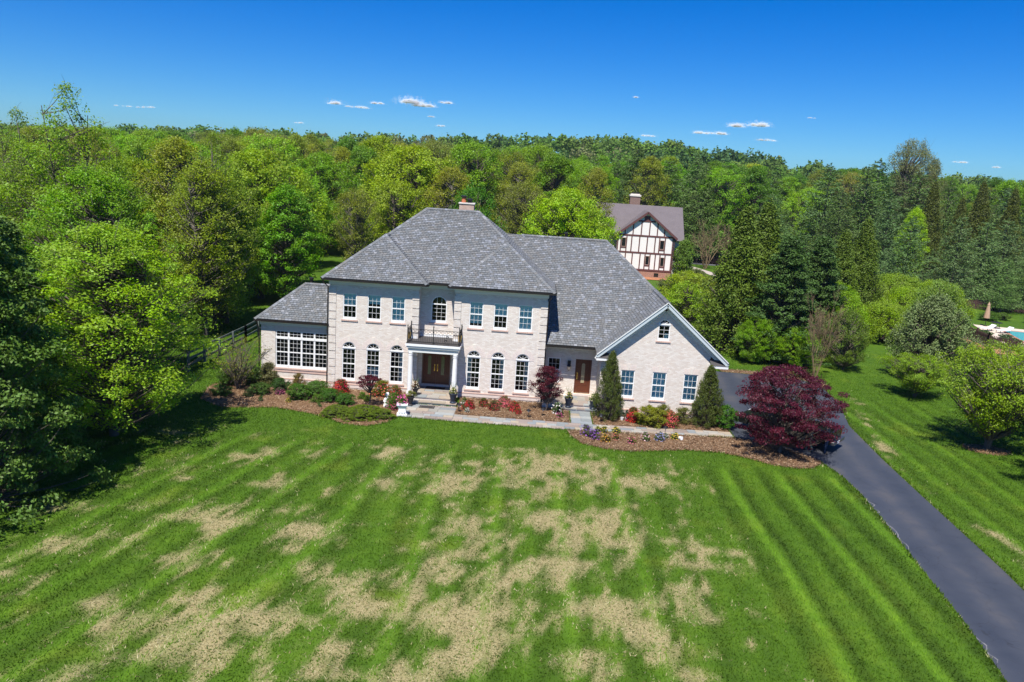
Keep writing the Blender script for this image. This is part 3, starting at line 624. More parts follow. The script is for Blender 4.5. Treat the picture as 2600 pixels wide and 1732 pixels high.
# ---------------------------------------------------------------- roofs
SHP = [(.138, .143, .147), (.128, .135, .142), (.146, .149, .150), (.150, .149, .146), (.134, .144, .152), (.160, .163, .163), (.144, .154, .161)]
LIGHT = [(.205, .218, .24), (.19, .202, .225), (.222, .228, .24), (.18, .192, .212)]
def clip(poly, a, b):
    out = []
    for i in range(len(poly)):
        p, q = poly[i], poly[(i+1) % len(poly)]
        sp = (b[0]-a[0])*(p[1]-a[1])-(b[1]-a[1])*(p[0]-a[0]); sq = (b[0]-a[0])*(q[1]-a[1])-(b[1]-a[1])*(q[0]-a[0])
        if sp >= 0: out.append(p)
        if (sp >= 0) != (sq >= 0):
            t_ = sp/(sp-sq); out.append((p[0]+(q[0]-p[0])*t_, p[1]+(q[1]-p[1])*t_))
    return out
shg = MB(); und = MB(); rs = random.Random(12)
def roof_plane(P, shingled=True, ex=.165, sw=.215, shm=None, unm=None):
    shm = shm or shg; unm = unm or und
    P = [Vector(p) for p in P]; nrm = Vector((0, 0, 0))
    for i in range(len(P)): nrm += P[i].cross(P[(i+1) % len(P)])
    nrm.normalize()
    if nrm.z < 0: P = P[::-1]; nrm = -nrm
    unm.add([tuple(p-nrm*.012) for p in P], [tuple(range(len(P)))]); unm.add([tuple(p-nrm*.09) for p in P], [tuple(range(len(P)-1, -1, -1))])
    n = len(P)
    for i in range(n): unm.add([tuple(P[i]-nrm*.09), tuple(P[(i+1) % n]-nrm*.09), tuple(P[(i+1) % n]-nrm*.012), tuple(P[i]-nrm*.012)], [(0, 1, 2, 3)])
    if not shingled: return
    u = Vector((0, 0, 1)).cross(nrm).normalized(); v = nrm.cross(u); o = P[0]
    q = [((p-o).dot(u), (p-o).dot(v)) for p in P]
    ar = sum(q[i][0]*q[(i+1) % n][1]-q[(i+1) % n][0]*q[i][1] for i in range(n))
    if ar < 0: q = q[::-1]
    vmin, vmax = min(p[1] for p in q), max(p[1] for p in q); umin, umax = min(p[0] for p in q), max(p[0] for p in q)
    r_ = 0; vv = vmin
    while vv < vmax-.02:
        us = umin-(r_ % 2)*sw/2-rs.uniform(0, .03)
        while us < umax:
            w_ = sw*rs.uniform(.95, 1.05); poly = [(us+.008, vv+.004), (us+w_-.008, vv+.004), (us+w_-.008, vv+ex), (us+.008, vv+ex)]
            for i in range(n):
                poly = clip(poly, q[i], q[(i+1) % n])
                if len(poly) < 3: break
            if len(poly) >= 3:
                dz = rs.uniform(-.002, .004); k = rs.uniform(.86, 1.14); c_ = rs.choice(LIGHT) if rs.random() < .19 else rs.choice(SHP)
                shm.col = tuple(x_*k for x_ in c_); m = len(poly)
                top = [o+u*a+v*b+nrm*(.034-.028*(b-vv)/ex+dz) for a, b in poly]; bot = [o+u*a+v*b-nrm*.01 for a, b in poly]
                shm.add([tuple(t_) for t_ in top+bot], [tuple(range(m))]+[(i, m+i, m+(i+1) % m, (i+1) % m) for i in range(m)])
            us += w_
        vv += ex; r_ += 1
capm = MB()
def caps(a, b, wd=.15, ln=.17, drop=.55, hs_=None):
    a = Vector(a); b = Vector(b); L = (b-a).length; d = (b-a)/L; s_ = d.cross(Vector((0, 0, 1))).normalized(); n = int(L/ln); upn = s_.cross(d).normalized()
    for i in range(n):
        p0 = a+d*(L*i/n-.02); p1 = a+d*(L*(i+1)/n+.02); k = rs.uniform(.88, 1.15); c_ = rs.choice(LIGHT) if rs.random() < .2 else rs.choice(SHP); capm.col = tuple(x_*k for x_ in c_)
        V = []
        for p, hgt in ((p0, .06), (p1, .045)): V += [p-s_*wd+upn*(hgt-wd*drop), p+upn*hgt, p+s_*wd+upn*(hgt-wd*drop), p-s_*wd+upn*(hgt-wd*drop-.03), p+s_*wd+upn*(hgt-wd*drop-.03)]
        capm.add([tuple(x_) for x_ in V], [(0, 1, 6, 5), (1, 2, 7, 6), (0, 3, 4, 2, 1), (5, 6, 7, 9, 8), (0, 5, 8, 3), (2, 4, 9, 7)])
ZE = 7.07; S_ = .80
def zf_(y, y0=-.45): return ZE+S_*(y-y0)
pk = ZE+S_*3.24; rg = ZE+S_*5.35
E0, E1, E2, E3 = -.42, 6.06, 7.36, 13.84
roof_plane([(E0, -.45, ZE), (E1, -.45, ZE), (2.82, 2.79, pk)]); roof_plane([(E2, -.45, ZE), (E3, -.45, ZE), (10.6, 2.79, pk)])
roof_plane([(E1, -.45, ZE), (E1, .45, ZE), (2.82, 3.69, pk), (2.82, 2.79, pk)]); roof_plane([(E2, -.45, ZE), (10.6, 2.79, pk), (10.6, 3.69, pk), (E2, .45, ZE)])
roof_plane([(E1, .45, ZE), (E2, .45, ZE), (10.6, 3.69, pk), (8.49, 5.8, rg), (4.93, 5.8, rg), (2.82, 3.69, pk)])
roof_plane([(E0, -.45, ZE), (2.82, 2.79, pk), (2.82, 7.91, pk), (E0, 11.15, ZE)]); roof_plane([(2.82, 3.69, pk), (4.93, 5.8, rg), (2.82, 7.91, pk)])
roof_plane([(E3, -.45, ZE), (E3, 11.15, ZE), (10.6, 7.91, pk), (10.6, 2.79, pk)]); roof_plane([(10.6, 3.69, pk), (10.6, 7.91, pk), (8.49, 5.8, rg)])
roof_plane([(E0, 11.15, ZE), (E3, 11.15, ZE), (8.49, 5.8, rg), (4.93, 5.8, rg)], False)
GR = GE+GS*7.03; GA = GE+GS*3.88
roof_plane([(13.42, .15, GE), (16.54, .15, GE), (20.42, 4.03, GA), (17.27, 7.18, GR), (10.3, 7.18, GR)])
roof_plane([(16.54, -1.65, GE), (16.54, .15, GE), (20.42, 4.03, GA), (20.42, -1.65, GA)])
roof_plane([(24.3, -1.65, GE), (24.3, 4.03, GE), (20.42, 4.03, GA), (20.42, -1.65, GA)]); roof_plane([(24.3, 4.03, GE), (24.3, 14.2, GE), (17.27, 7.18, GR), (20.42, 4.03, GA)])
roof_plane([(24.3, 14.2, GE), (13.42, 14.2, GE), (10.3, 7.18, GR), (17.27, 7.18, GR)], False)
TE = 4.15; TR = TE+.84*2.45
roof_plane([(-4.72, 0, TE), (0, 0, TE), (0, 2.45, TR), (-2.27, 2.45, TR)]); roof_plane([(-4.72, 0, TE), (-2.27, 2.45, TR), (-4.72, 4.9, TE)]); roof_plane([(0, 4.9, TE), (-4.72, 4.9, TE), (-2.27, 2.45, TR), (0, 2.45, TR)], False)
for a, b in (((E0, -.45, ZE), (2.82, 2.79, pk)), ((E1, -.45, ZE), (2.82, 2.79, pk)), ((E2, -.45, ZE), (10.6, 2.79, pk)), ((E3, -.45, ZE), (10.6, 2.79, pk)), ((2.82, 3.69, pk), (4.93, 5.8, rg)), ((10.6, 3.69, pk), (8.49, 5.8, rg)), ((4.93, 5.8, rg), (8.49, 5.8, rg)), ((2.82, 2.79, pk), (2.82, 3.69, pk)), ((10.6, 2.79, pk), (10.6, 3.69, pk)),
             ((11.4, 7.18, GR), (17.27, 7.18, GR)), ((20.42, 4.03, GA), (17.27, 7.18, GR)), ((20.42, -1.66, GA), (20.42, 4.03, GA)), ((24.3, 14.2, GE), (17.27, 7.18, GR)), ((-4.72, 0, TE), (-2.27, 2.45, TR)), ((-2.27, 2.45, TR), (0, 2.45, TR)), ((-4.72, 4.9, TE), (-2.27, 2.45, TR))): caps(a, b)
roof = und.build('roof', MAT['underlay'], house)
tag(shg.build('shingles', MAT['shingle'], roof), kind='stuff'); tag(capm.build('ridge_caps', MAT['shingle'], roof), kind='stuff')
# gutters and downspouts
def gut(name, segs, z): 
    mb = MB()
    for a, b in segs:
        a = Vector((*a, z)); b = Vector((*b, z)); d = (b-a).normalized(); s_ = Vector((d.y, -d.x, 0))
        for off, dz, ww, hh_ in ((.055, -.075, .012, .12), (.0, -.13, .10, .012), (.05, -.012, .03, .012)): mb.beam(a+s_*off+Vector((0, 0, dz)), b+s_*off+Vector((0, 0, dz)), ww, hh_)
        mb.beam(a+Vector((0, 0, -.07)), b+Vector((0, 0, -.07)), .02, .1)
    return mb.build(name, MAT['gutter'], house)
gut('gutter', [((E0, -.46), (E1, -.46)), ((E2, -.46), (E3, -.46)), ((E1, .44), (E2, .44)), ((E1+.01, -.46), (E1+.01, .44)), ((E3+.01, -.46), (E3+.01, 11.1)), ((E2-.01, .44), (E2-.01, -.46))], ZE)
gut('gutter', [((13.45, .14), (16.6, .14))], GE); gut('gutter', [((24.31, -1.66), (24.31, 14.2))], GE); gut('gutter', [((-4.72, -.01), (-.02, -.01))], TE); gut('gutter', [((-4.73, 4.9), (-4.73, 0))], TE)
def spout(P, r_=.042): MB().tube(P, r_, 6).build('downspout', MAT['gutter'], house)
spout([(-.30, -.48, 6.95), (-.30, -.46, 6.8), (-.09, -.1, 6.5), (-.09, -.09, .25), (-.09, -.2, .12)])
spout([(13.62, -.48, 6.95), (13.62, -.46, 6.8), (13.5, -.02, 6.5), (13.5, .05, 3.9)]); spout([(-4.6, -.02, 4.0), (-4.55, .1, 3.7), (-4.5, .22, 3.5), (-4.5, .22, .2)])
spout([(24.31, -1.55, 3.68), (24.25, -1.5, 3.5), (23.6, -1.1, 3.28), (23.45, -.95, 3.1), (23.45, -.95, .1)]); spout([(13.5, .05, 3.6), (13.5, .45, 3.4), (13.5, .5, .5)])
# gable trim: rake boards, soffit, eave returns
mb = MB()
for sg, xe in ((-1, 16.52), (1, 24.32)):
    a = Vector((20.42, -1.66, GA-.02)); b = Vector((xe, -1.66, GE-.02)); mb.beam(a+Vector((0, .02, -.16)), b+Vector((0, .02, -.16)), .04, .19, (0, 0, 1))
mb.build('rake_board', surf('blue_grey_trim', (.50, .56, .58), .5, .06, 2), house)
mb = MB()
for xe in (16.52, 24.32):
    a = Vector((20.42, -1.43, GA-.22)); b = Vector((xe, -1.43, GE-.22)); mb.beam(a, b, .44, .03); mb.beam(Vector((20.42, -1.235, GA-.42)), Vector((xe, -1.235, GE-.42)), .05, .28)
    mb.beam(Vector((20.42, -1.69, GA-.02)), Vector((xe, -1.69, GE-.02)), .03, .06)
mb.build('gable_soffit', MAT['frieze'], house)
for xa, xb in ((16.5, 17.28), (23.3, 24.34)):
    r_ = MB().box(xa, xb, -1.68, -1.2, 3.40, 3.56).build('eave_return', MAT['white'], house)
    MB().add([(xa, -1.70, 3.565), (xb, -1.70, 3.565), (xb, -1.2, 3.86), (xa, -1.2, 3.86)], [(0, 1, 2, 3)]).build('return_roof', MAT['deck'], r_)
MB().box(23.36, 24.2, -1.15, 13.8, 3.62, 3.66).build('soffit', MAT['frieze'], house)
MB().box(16.92, 17.3, GY-.05, GY-.002, 3.2, 3.39).build('frieze_board', MAT['frieze'], house)
MB().box(16.62, 16.9, -1.2, .2, 3.52, 3.56).build('soffit', MAT['frieze'], house)
# chimney and vents
ch = MB().box(7.05, 8.05, 6.3, 7.1, 10.4, 11.78).build('chimney', MAT['chimney'], house)
MB().box(7.0, 8.1, 6.25, 7.15, 11.78, 11.86).build('cap', MAT['cream'], ch)
terra = surf('terracotta', (.48, .15, .065), .8, .15, 6)
for x_, h in ((7.32, .28), (7.72, .10)):
    f = MB().lathe([(.16, 11.86), (.15, 11.9+h)], x_, 6.65, 14).build('flue', terra if x_ < 7.5 else MAT['iron'], ch)
    MB().lathe([(.05, 11.9+h), (.22, 11.93+h), (.22, 12.0+h), (.1, 12.06+h)], x_, 6.65, 14).build('flue_cap', MAT['gutter'], f)
for x_, y_, z_ in ((14.45, 7.35, GR), (-1.95, 2.7, TR)): MB().lathe([(.10, z_-.3), (.10, z_+.22), (.15, z_+.24), (.15, z_+.34), (.02, z_+.38)], x_, y_, 12).build('roof_vent', MAT['gutter'], house)
# ---------------------------------------------------------------- portico
PX0, PX1, PY = 5.02, 8.34, -1.45
po = MB().box(PX0, PX1, PY, -.002, 3.42, 3.56).box(PX0+.06, PX1-.06, PY+.06, -.002, 3.30, 3.42).box(5.502, 7.758, -.002, RY-.002, 3.30, 3.56).build('portico_cornice', MAT['white'], house)
MB().box(PX0+.14, PX1-.14, PY+.16, PY+.44, 3.02, 3.30).box(PX0+.14, PX0+.42, PY+.44, -.002, 3.02, 3.30).box(PX1-.42, PX1-.14, PY+.44, -.002, 3.02, 3.30).build('entablature', MAT['frieze'], house)
MB().box(PX0+.42, PX1-.42, PY+.44, RY-.002, 3.27, 3.296).build('porch_ceiling', MAT['frieze'], house)
MB().box(PX0+.03, PX1-.03, PY+.03, -.003, 3.56, 3.60).box(5.504, 7.756, -.003, RY-.002, 3.56, 3.60).build('balcony_deck', MAT['deck'], house)
MB().box(5.51, 7.75, RY-.08, RY-.002, 3.60, 3.78).box(PX0+.1, 5.5, -.06, -.002, 3.60, 3.75).box(7.76, PX1-.1, -.06, -.002, 3.60, 3.75).build('deck_flashing', MAT['white'], house)
colm = MB(); colm._lathe([(.20, .36), (.20, .44), (.165, .47), (.185, .52), (.15, .56), (.152, 1.4), (.142, 2.2), (.128, 2.80), (.15, 2.83), (.13, 2.86), (.165, 2.92), (.165, 3.02)], 0, 0, 20)
cm = colm.mesh('column', MAT['white'], smooth=False)
for x_ in (5.32, 8.04): inst('column', cm, house, (x_, PY+.30, 0))
# balcony railing
mb = MB(); y_ = PY+.10; xa, xb = PX0+.10, PX1-.10; zt = 4.48
def railrun(a, b, n):
    a = Vector(a); b = Vector(b)
    for z, h in ((3.70, .025), (4.20, .02), (4.46, .03)): mb.beam(a+Vector((0, 0, z)), b+Vector((0, 0, z)), .03, h)
    for i in range(1, n):
        p = a+(b-a)*i/n; mb.beam(p+Vector((0, 0, 3.70)), p+Vector((0, 0, 4.20)), .014, .014)
    for i in range(n//2):
        c_ = a+(b-a)*(i+.5)*2/n; d = (b-a).normalized()
        P = [c_+d*(.085*math.cos(t_))+Vector((0, 0, 4.33+.09*math.sin(t_))) for t_ in [k*math.pi/4 for k in range(9)]]; mb.tube(P, .011, 4, False)
railrun((xa, y_, 0), (xb, y_, 0), 28); railrun((xa, y_, 0), (xa, -.05, 0), 10); railrun((xb, y_, 0), (xb, -.05, 0), 10)
for x_, yy in ((xa, y_), (xb, y_), ((xa+xb)/2, y_), (xa, -.06), (xb, -.06)):
    mb.beam((x_, yy, 3.6), (x_, yy, zt+.12), .05, .05); mb._lathe([(.01, zt+.12), (.045, zt+.16), (.03, zt+.2), (.005, zt+.25)], x_, yy, 6)
for cx, dz_ in ((7.42, 0), (7.52, .22)):
    P = [(cx+.09*math.cos(t_)*(1-t_/16), y_-.01, 3.85+dz_+.09*math.sin(t_)*(1-t_/16)) for t_ in [k*.6 for k in range(16)]]; mb.tube(P, .016, 4, False)
mb.build('balcony_railing', MAT['iron'], house)
mb = MB(); mb.beam((xa, PY+.6, 3.75), (xa, PY+.6, 4.15), .02, .22); mb.beam((xb, PY+.6, 3.75), (xb, PY+.6, 4.15), .02, .22); mb.build('rail_ornament', surf('gilded_scroll', (.35, .22, .06), .5, .2, 8), house)
# stoop and steps with flagstone treads
stoop = MB().box(5.56, 7.96, -1.62, RY-.002, -.1, .315).box(5.56, 8.30, -2.10, -1.62, -.1, .145).build('stoop', MAT['brick'], house)
def treads(x0, x1, y0, y1, z, par): ashlar(x0, x1, y0, y1, z, par, h=.05)
treads(5.50, 8.02, -1.68, .85, .36, stoop); treads(5.50, 8.34, -2.16, -1.68, .19, stoop)
mb = MB()
for q in range(24): mb.box(5.73+.075*q+.004, 5.73+.075*(q+1)-.004, RY-.09, RY-.004, .365, .495)
mb.build('threshold', MAT['solid_brick'], stoop)
def door(x0, x1, Y, z0, z1, hinge, glass_c=(.5, .55, .33)):
    d = MB().box(x0, x1, Y+.05, Y+.10, z0, z1).build('door', MAT['door'], house); w_ = x1-x0; cx = (x0+x1)/2
    mb = MB()
    for a, b, c_, e_ in ((.14, .86, .06, .24), (.12, .30, .34, .88), (.70, .88, .34, .88)):
        X0, X1, Z0, Z1 = x0+w_*a, x0+w_*b, z0+(z1-z0)*c_, z0+(z1-z0)*e_
        for q in ((X0, X1, Z0, Z0+.03), (X0, X1, Z1-.03, Z1), (X0, X0+.03, Z0+.03, Z1-.03), (X1-.03, X1, Z0+.03, Z1-.03)): mb.box(q[0], q[1], Y+.035, Y+.05, q[2], q[3])
    mb.build('moulding', MAT['door'], d)
    n = 10; Z0, Z1 = z0+(z1-z0)*.30, z0+(z1-z0)*.90; hw = w_*.12
    P = [(cx-hw, Z0), (cx+hw, Z0)]+[(cx+hw*math.cos(math.pi*k/n), Z1-hw+hw*math.sin(math.pi*k/n)) for k in range(n+1)]
    MB().prismY(P, Y+.03, Y+.048).build('leaded_glass', surf('leaded_glass', glass_c, .25, .45, 14, spec=.6), d)
    hx = x1-.09 if hinge == 'l' else x0+.09
    MB().tube([(hx, Y+.045, z0+.95), (hx, Y-.02, z0+.99), (hx, Y-.025, z0+1.15), (hx, Y+.045, z0+1.22)], .016, 6).box(hx-.03, hx+.03, Y+.03, Y+.05, z0+.85, z0+1.3).build('handle', MAT['brass'], d)
door(5.79, 6.625, RY, .50, 2.56, 'l', (.16, .17, .07)); door(6.635, 7.47, RY, .50, 2.56, 'r', (.16, .17, .07)); door(15.55, 16.45, KY, .52, 2.66, 'r', (.36, .30, .18))
MB().box(5.73, 5.79, RY-.02, RY+.1, .5, 2.62).box(7.47, 7.53, RY-.02, RY+.1, .5, 2.62).box(5.79, 7.47, RY-.02, RY+.1, 2.56, 2.62).build('door_frame', surf('brown_frame', (.2, .12, .08), .6, .2, 5), house)
MB().box(15.49, 15.55, KY-.02, KY+.1, .5, 2.70).box(16.45, 16.51, KY-.02, KY+.1, .5, 2.70).box(15.55, 16.45, KY-.02, KY+.1, 2.66, 2.70).build('door_frame', MAT['door'], house)
L_ = empty('door_lintel', parent=house); jack_arch(L_, 16.0, KY, 2.704, 1.0)
# side landing
land = MB().box(13.5, 16.86, -.88, KY-.002, -.1, .315).box(14.85, 16.86, -1.22, -.88, -.1, .145).build('side_landing', MAT['brick'], house)
treads(13.5, 16.86, -.94, 1.0, .36, land); treads(14.8, 16.86, -1.28, -.94, .19, land)
mb = MB()
for q in range(15): mb.box(15.45+.0733*q+.004, 15.45+.0733*(q+1)-.004, KY-.3, KY-.004, .362, .495)
mb.build('threshold', MAT['solid_brick'], land)
MB().box(15.5, 16.5, KY-.12, KY-.01, .497, .512).build('kick_plate', MAT['brass'], land)
# wall lantern
ln = MB().box(14.97, 15.17, KY-.12, KY-.003, 2.34, 2.58).build('wall_lantern', MAT['iron'], house)
MB()._lathe([(.02, 1.96), (.085, 2.0), (.12, 2.24), (.14, 2.28), (.06, 2.40)], 15.07, KY-.19, 6).build('frame', MAT['iron'], ln)
MB()._lathe([(.088, 2.005), (.124, 2.23)], 15.07, KY-.19, 6).build('lantern_glass', surf('warm_glass', (.75, .6, .42), .2, .1, 5), ln)
# ------------------------------------------------------------------ tree kit
class Tubes:
    """fast tapered limbs, joined into one trunk mesh"""
    def __init__(s, n=5): s.n = n; s.V = []; s.F = []; s.b = 0
    def add(s, P, R):
        P = np.asarray(P, float); R = np.asarray(R, float); n = s.n; k = len(P)
        D = np.gradient(P, axis=0); D = unit(D); ref = np.where(np.abs(D[:, 2:3]) < .9, np.array([[0, 0, 1.]]), np.array([[1., 0, 0]]))
        a = unit(np.cross(D, ref)); b = np.cross(D, a); th = np.arange(n)*2*math.pi/n
        ring = P[:, None]+(a[:, None]*np.cos(th)[None, :, None]+b[:, None]*np.sin(th)[None, :, None])*R[:, None, None]
        i = np.arange(k-1)[:, None]*n; j = np.arange(n)[None]; j2 = (j+1) % n
        s.F.append(np.stack([i+j, i+j2, i+n+j2, i+n+j], -1).reshape(-1, 4)+s.b); s.V.append(ring.reshape(-1, 3)); s.b += k*n
    def mesh(s, name, mat): return mesh_np(name, np.concatenate(s.V), np.concatenate(s.F), mat, None, True)
def bez(a, m, b, k=5):
    t_ = np.linspace(0, 1, k)[:, None]; return (1-t_)**2*np.asarray(a)+2*t_*(1-t_)*np.asarray(m)+t_**2*np.asarray(b)
def leaves(rg, Cn, nrm_bias, size, aspect=.55, rand=.8, along=None, alongw=0):
    n = len(Cn); N = unit(nrm_bias+rg.normal(0, rand, (n, 3))); T = unit(np.cross(N, rg.normal(0, 1, (n, 3))))
    if along is not None: T = unit(T*(1-alongw)+along*alongw); T = unit(T-N*np.sum(T*N, 1, keepdims=True))
    B = np.cross(N, T); sz = size*rg.uniform(.65, 1.35, (n, 1)); return quads(Cn, T*sz*.5, B*sz*.5*aspect)
PROTO = {}
def broad(key, seed, H, R, z0, ncl, per, leaf, clr, env='round', mat='leaf', trunk_r=.2, leader=1, bark='bark', flat=.75, up_=.55, twigs=0, inner=.45, lean=0, limb=1):
    rg = np.random.default_rng(seed); tb = Tubes(6); br = Tubes(4)
    ends = []
    for L in range(leader):
        ang = rg.uniform(0, 6.28); off = R*.35*(leader > 1)
        top = np.array([math.cos(ang)*off+lean*H, math.sin(ang)*off, H*rg.uniform(.72, .86 if env != 'spire' else 1.0)]); mid = np.array([math.cos(ang)*off*.35+rg.normal(0, .25)+lean*H*.3, math.sin(ang)*off*.35+rg.normal(0, .25), H*.42])
        P = bez((0, 0, -.15), mid, top, 9); tb.add(P, trunk_r*(1 if leader == 1 else .75)*np.linspace(1, .12, 9)**.9*np.r_[1.35, np.ones(8)]); ends.append(P)
    t_ = rg.beta(1.25, 1.15, ncl) if env != 'spire' else rg.beta(1.3, 1.7, ncl); z = z0+(H-z0)*t_
    if env == 'round': r_env = R*np.sqrt(np.clip(1-(2*t_*.93-.86)**2, .03, 1))
    elif env == 'vase': r_env = R*np.clip(.25+.95*t_, 0, 1)*np.sqrt(np.clip(1-np.clip((t_-.6)/.42, 0, 1)**2, .05, 1))
    elif env == 'cone': r_env = R*(1-t_)**.8+.12
    elif env == 'oval': r_env = R*np.sin(np.clip(t_*.92+.08, 0, 1)*math.pi)**.55
    elif env == 'cone3': r_env = R*(1-t_)**.95*(.85+.3*np.sin(t_*31)**2)+.04
    elif env == 'flame': r_env = R*np.clip((1.0-t_)*1.55, 0, 1)**.8*np.clip(.8+t_*1.5, 0, 1)+.03
    elif env == 'cone2': r_env = R*(1-t_)**.7*(.9+.25*np.sin(t_*55))+.1
    elif env == 'spire': r_env = R*np.sin(np.clip(t_*.80+.2, 0, 1)*math.pi)**.8*np.where(t_ > .62, .95, 1)+.12
    elif env == 'column': r_env = R*np.clip((1.02-t_)*3.0, 0, 1)**.6*np.clip(.7+t_*1.2, 0, 1)
    elif env == 'dome': r_env = R*np.sqrt(np.clip(1-t_**2.2, .02, 1))
    a = rg.uniform(0, 6.28, ncl); rr = r_env*np.sqrt(rg.uniform(inner**2, 1, ncl))*(1+.15*np.sin(3*a+seed)+.1*np.sin(5*a+2*z/H*6))
    CC = np.stack([np.cos(a)*rr+lean*z, np.sin(a)*rr, z], 1)
    # limbs
    for c_ in CC:
        P = ends[rg.integers(len(ends))]; zz = max(z0*.55, c_[2]-np.hypot(c_[0], c_[1])*rg.uniform(.5, 1.0)-.3); zz = min(zz, P[-1, 2]*.97)
        i = np.searchsorted(P[:, 2], zz); i = min(max(i, 1), len(P)-1); f = np.clip((zz-P[i-1, 2])/max(1e-3, P[i, 2]-P[i-1, 2]), 0, 1); s0 = P[i-1]+(P[i]-P[i-1])*f
        mid = (s0+c_)/2+np.array([0, 0, -.10*np.linalg.norm(c_-s0)])+rg.normal(0, .06*np.linalg.norm(c_-s0), 3); Lb = np.linalg.norm(c_-s0)
        br.add(bez(s0, mid, c_, 5), np.linspace(min(trunk_r*.5, .018*Lb+.02)*limb, .012*limb, 5))
        for q in range(twigs):
            e = c_+rg.normal(0, 1, 3)*clr*.9+np.array([0, 0, clr*.3]); br.add(np.stack([c_*.7+mid*.3 if q % 2 else c_, (c_+e)/2+rg.normal(0, .05, 3), e]), np.array([.013, .009, .005])*max(1, leaf/.2))
    # leaf clumps
    cnt = (rg.poisson(per, ncl)*(1-.45*smooth01(.6, .9, t_) if env == 'spire' else 1)).astype(int)+3; idx = np.repeat(np.arange(ncl), cnt); n = len(idx)
    dirs = unit(rg.normal(0, 1, (n, 3))); rad_ = clr*rg.uniform(.6, 1.3, ncl)[idx]*rg.uniform(0, 1, n)**.42
    off = dirs*rad_[:, None]*np.array([1, 1, flat]); cen = CC[idx]+off
    cen[:, 2] -= .12*clr*(np.hypot(off[:, 0], off[:, 1])/clr)**2
    outw = unit(CC-np.array([0, 0, (z0+H)*.42]))[idx]
    V, F = leaves(rg, cen, dirs*.5+outw*.45+np.array([0, 0, up_]), leaf)
    lv = np.clip(rg.uniform(0, 1, n)*.6+rg.uniform(0, .4, ncl)[idx], 0, 1)
    tr = Tubes(5); tr.V = tb.V+br.V
    fb = [f for f in tb.F]; off_ = tb.b; tr.F = fb+[f+off_ for f in br.F]; tr.b = 0
    PROTO[key] = dict(trunk=tr.mesh(key+'_trunk', MAT[bark]), crown=mesh_np(key+'_crown', V, F, MAT[mat], {'lv': np.repeat(lv, 4)}), H=H)
def conifer(key, seed, H, R, z0, whorls, nbr, per, leaf, droop=.25, mat='needle', trunk_r=.2, power=.8, fan=.42, aspect=.35, tip=.12, ragged=.2, up_=.7, flatn=1.0):
    rg = np.random.default_rng(seed); tb = Tubes(6); br = Tubes(4)
    tb.add(np.stack([rg.normal(0, .04, 8), rg.normal(0, .04, 8), np.linspace(-.15, H*.98, 8)], 1), trunk_r*np.linspace(1, .06, 8))
    CN = []; NB = []; AL = []; LVv = []
    for wz in range(whorls):
        t_ = wz/(whorls-1); z = z0+(H-z0)*t_; L0 = R*(1-t_)**power+.10*R*(1-t_)+.05
        k = max(3, int(nbr*(1-.45*t_))); a0 = rg.uniform(0, 6.28)
        for q in range(k):
            a = a0+q*6.283/k+rg.normal(0, .22); L = L0*rg.uniform(1-ragged, 1+ragged*.6); dr = np.array([math.cos(a), math.sin(a), 0]); zq = z+rg.normal(0, .12*(H-z0)/whorls*2)
            e = dr*L+np.array([0, 0, zq-droop*L+tip*L]); m = dr*L*.55+np.array([0, 0, zq-droop*L*.75]); s0 = np.array([0, 0, zq])
            P = bez(s0, m, e, 5); br.add(P, np.linspace(.025+.012*L, .008, 5))
            n = max(4, int(per*(L/R)*rg.uniform(.8, 1.2)+3)); s_ = rg.uniform(.12, 1.02, n)**.75; sd_ = np.array([-dr[1], dr[0], 0])
            pos_ = (1-s_)[:, None]**2*s0+2*(s_*(1-s_))[:, None]*m+(s_**2)[:, None]*e
            lat = rg.normal(0, 1, n)*fan*L*(.25+.75*np.sin(np.clip(s_, 0, 1)*2.6))*.5
            pos_ = pos_+sd_[None]*lat[:, None]+np.array([0, 0, 1])*(rg.normal(0, .06*L+.05, n)-np.abs(lat)*.25)[:, None]
            CN.append(pos_); AL.append(unit(dr[None]*.9+sd_[None]*(np.sign(lat)*.5)[:, None]+rg.normal(0, .25, (n, 3))+np.array([0, 0, .1]))); NB.append(np.tile(np.array([0, 0, up_])+dr*.25, (n, 1))); LVv.append(np.full(n, rg.uniform(0, .45))+rg.uniform(0, .55, n))
    CN = np.concatenate(CN); V, F = leaves(rg, CN, np.concatenate(NB)*flatn, leaf, aspect, .45, np.concatenate(AL), .8)
    tr = Tubes(5); tr.V = tb.V+br.V; tr.F = tb.F+[f+tb.b for f in br.F]
    PROTO[key] = dict(trunk=tr.mesh(key+'_trunk', MAT['bark']), crown=mesh_np(key+'_crown', V, F, MAT[mat], {'lv': np.repeat(np.concatenate(LVv), 4)}), H=H)
def plant(key, x, y, h, color, name='tree', label=None, cat='tree', group=None, sx=1, rz=None, zb=None, parts=('trunk', 'crown'), rgn=random.Random(5)):
    p = PROTO[key]; k = h/p['H']; z = float(ground_h(np.array([x]), np.array([y]))[0]) if zb is None else zb
    r_ = empty(name, (x, y, z), rgn.uniform(0, 6.28) if rz is None else rz, label, cat, group); r_.scale = (k*sx, k*sx, k)
    inst(parts[0], p['trunk'], r_); inst(parts[1], p['crown'], r_, color=color if key.startswith('red') else BR(color))
    return r_
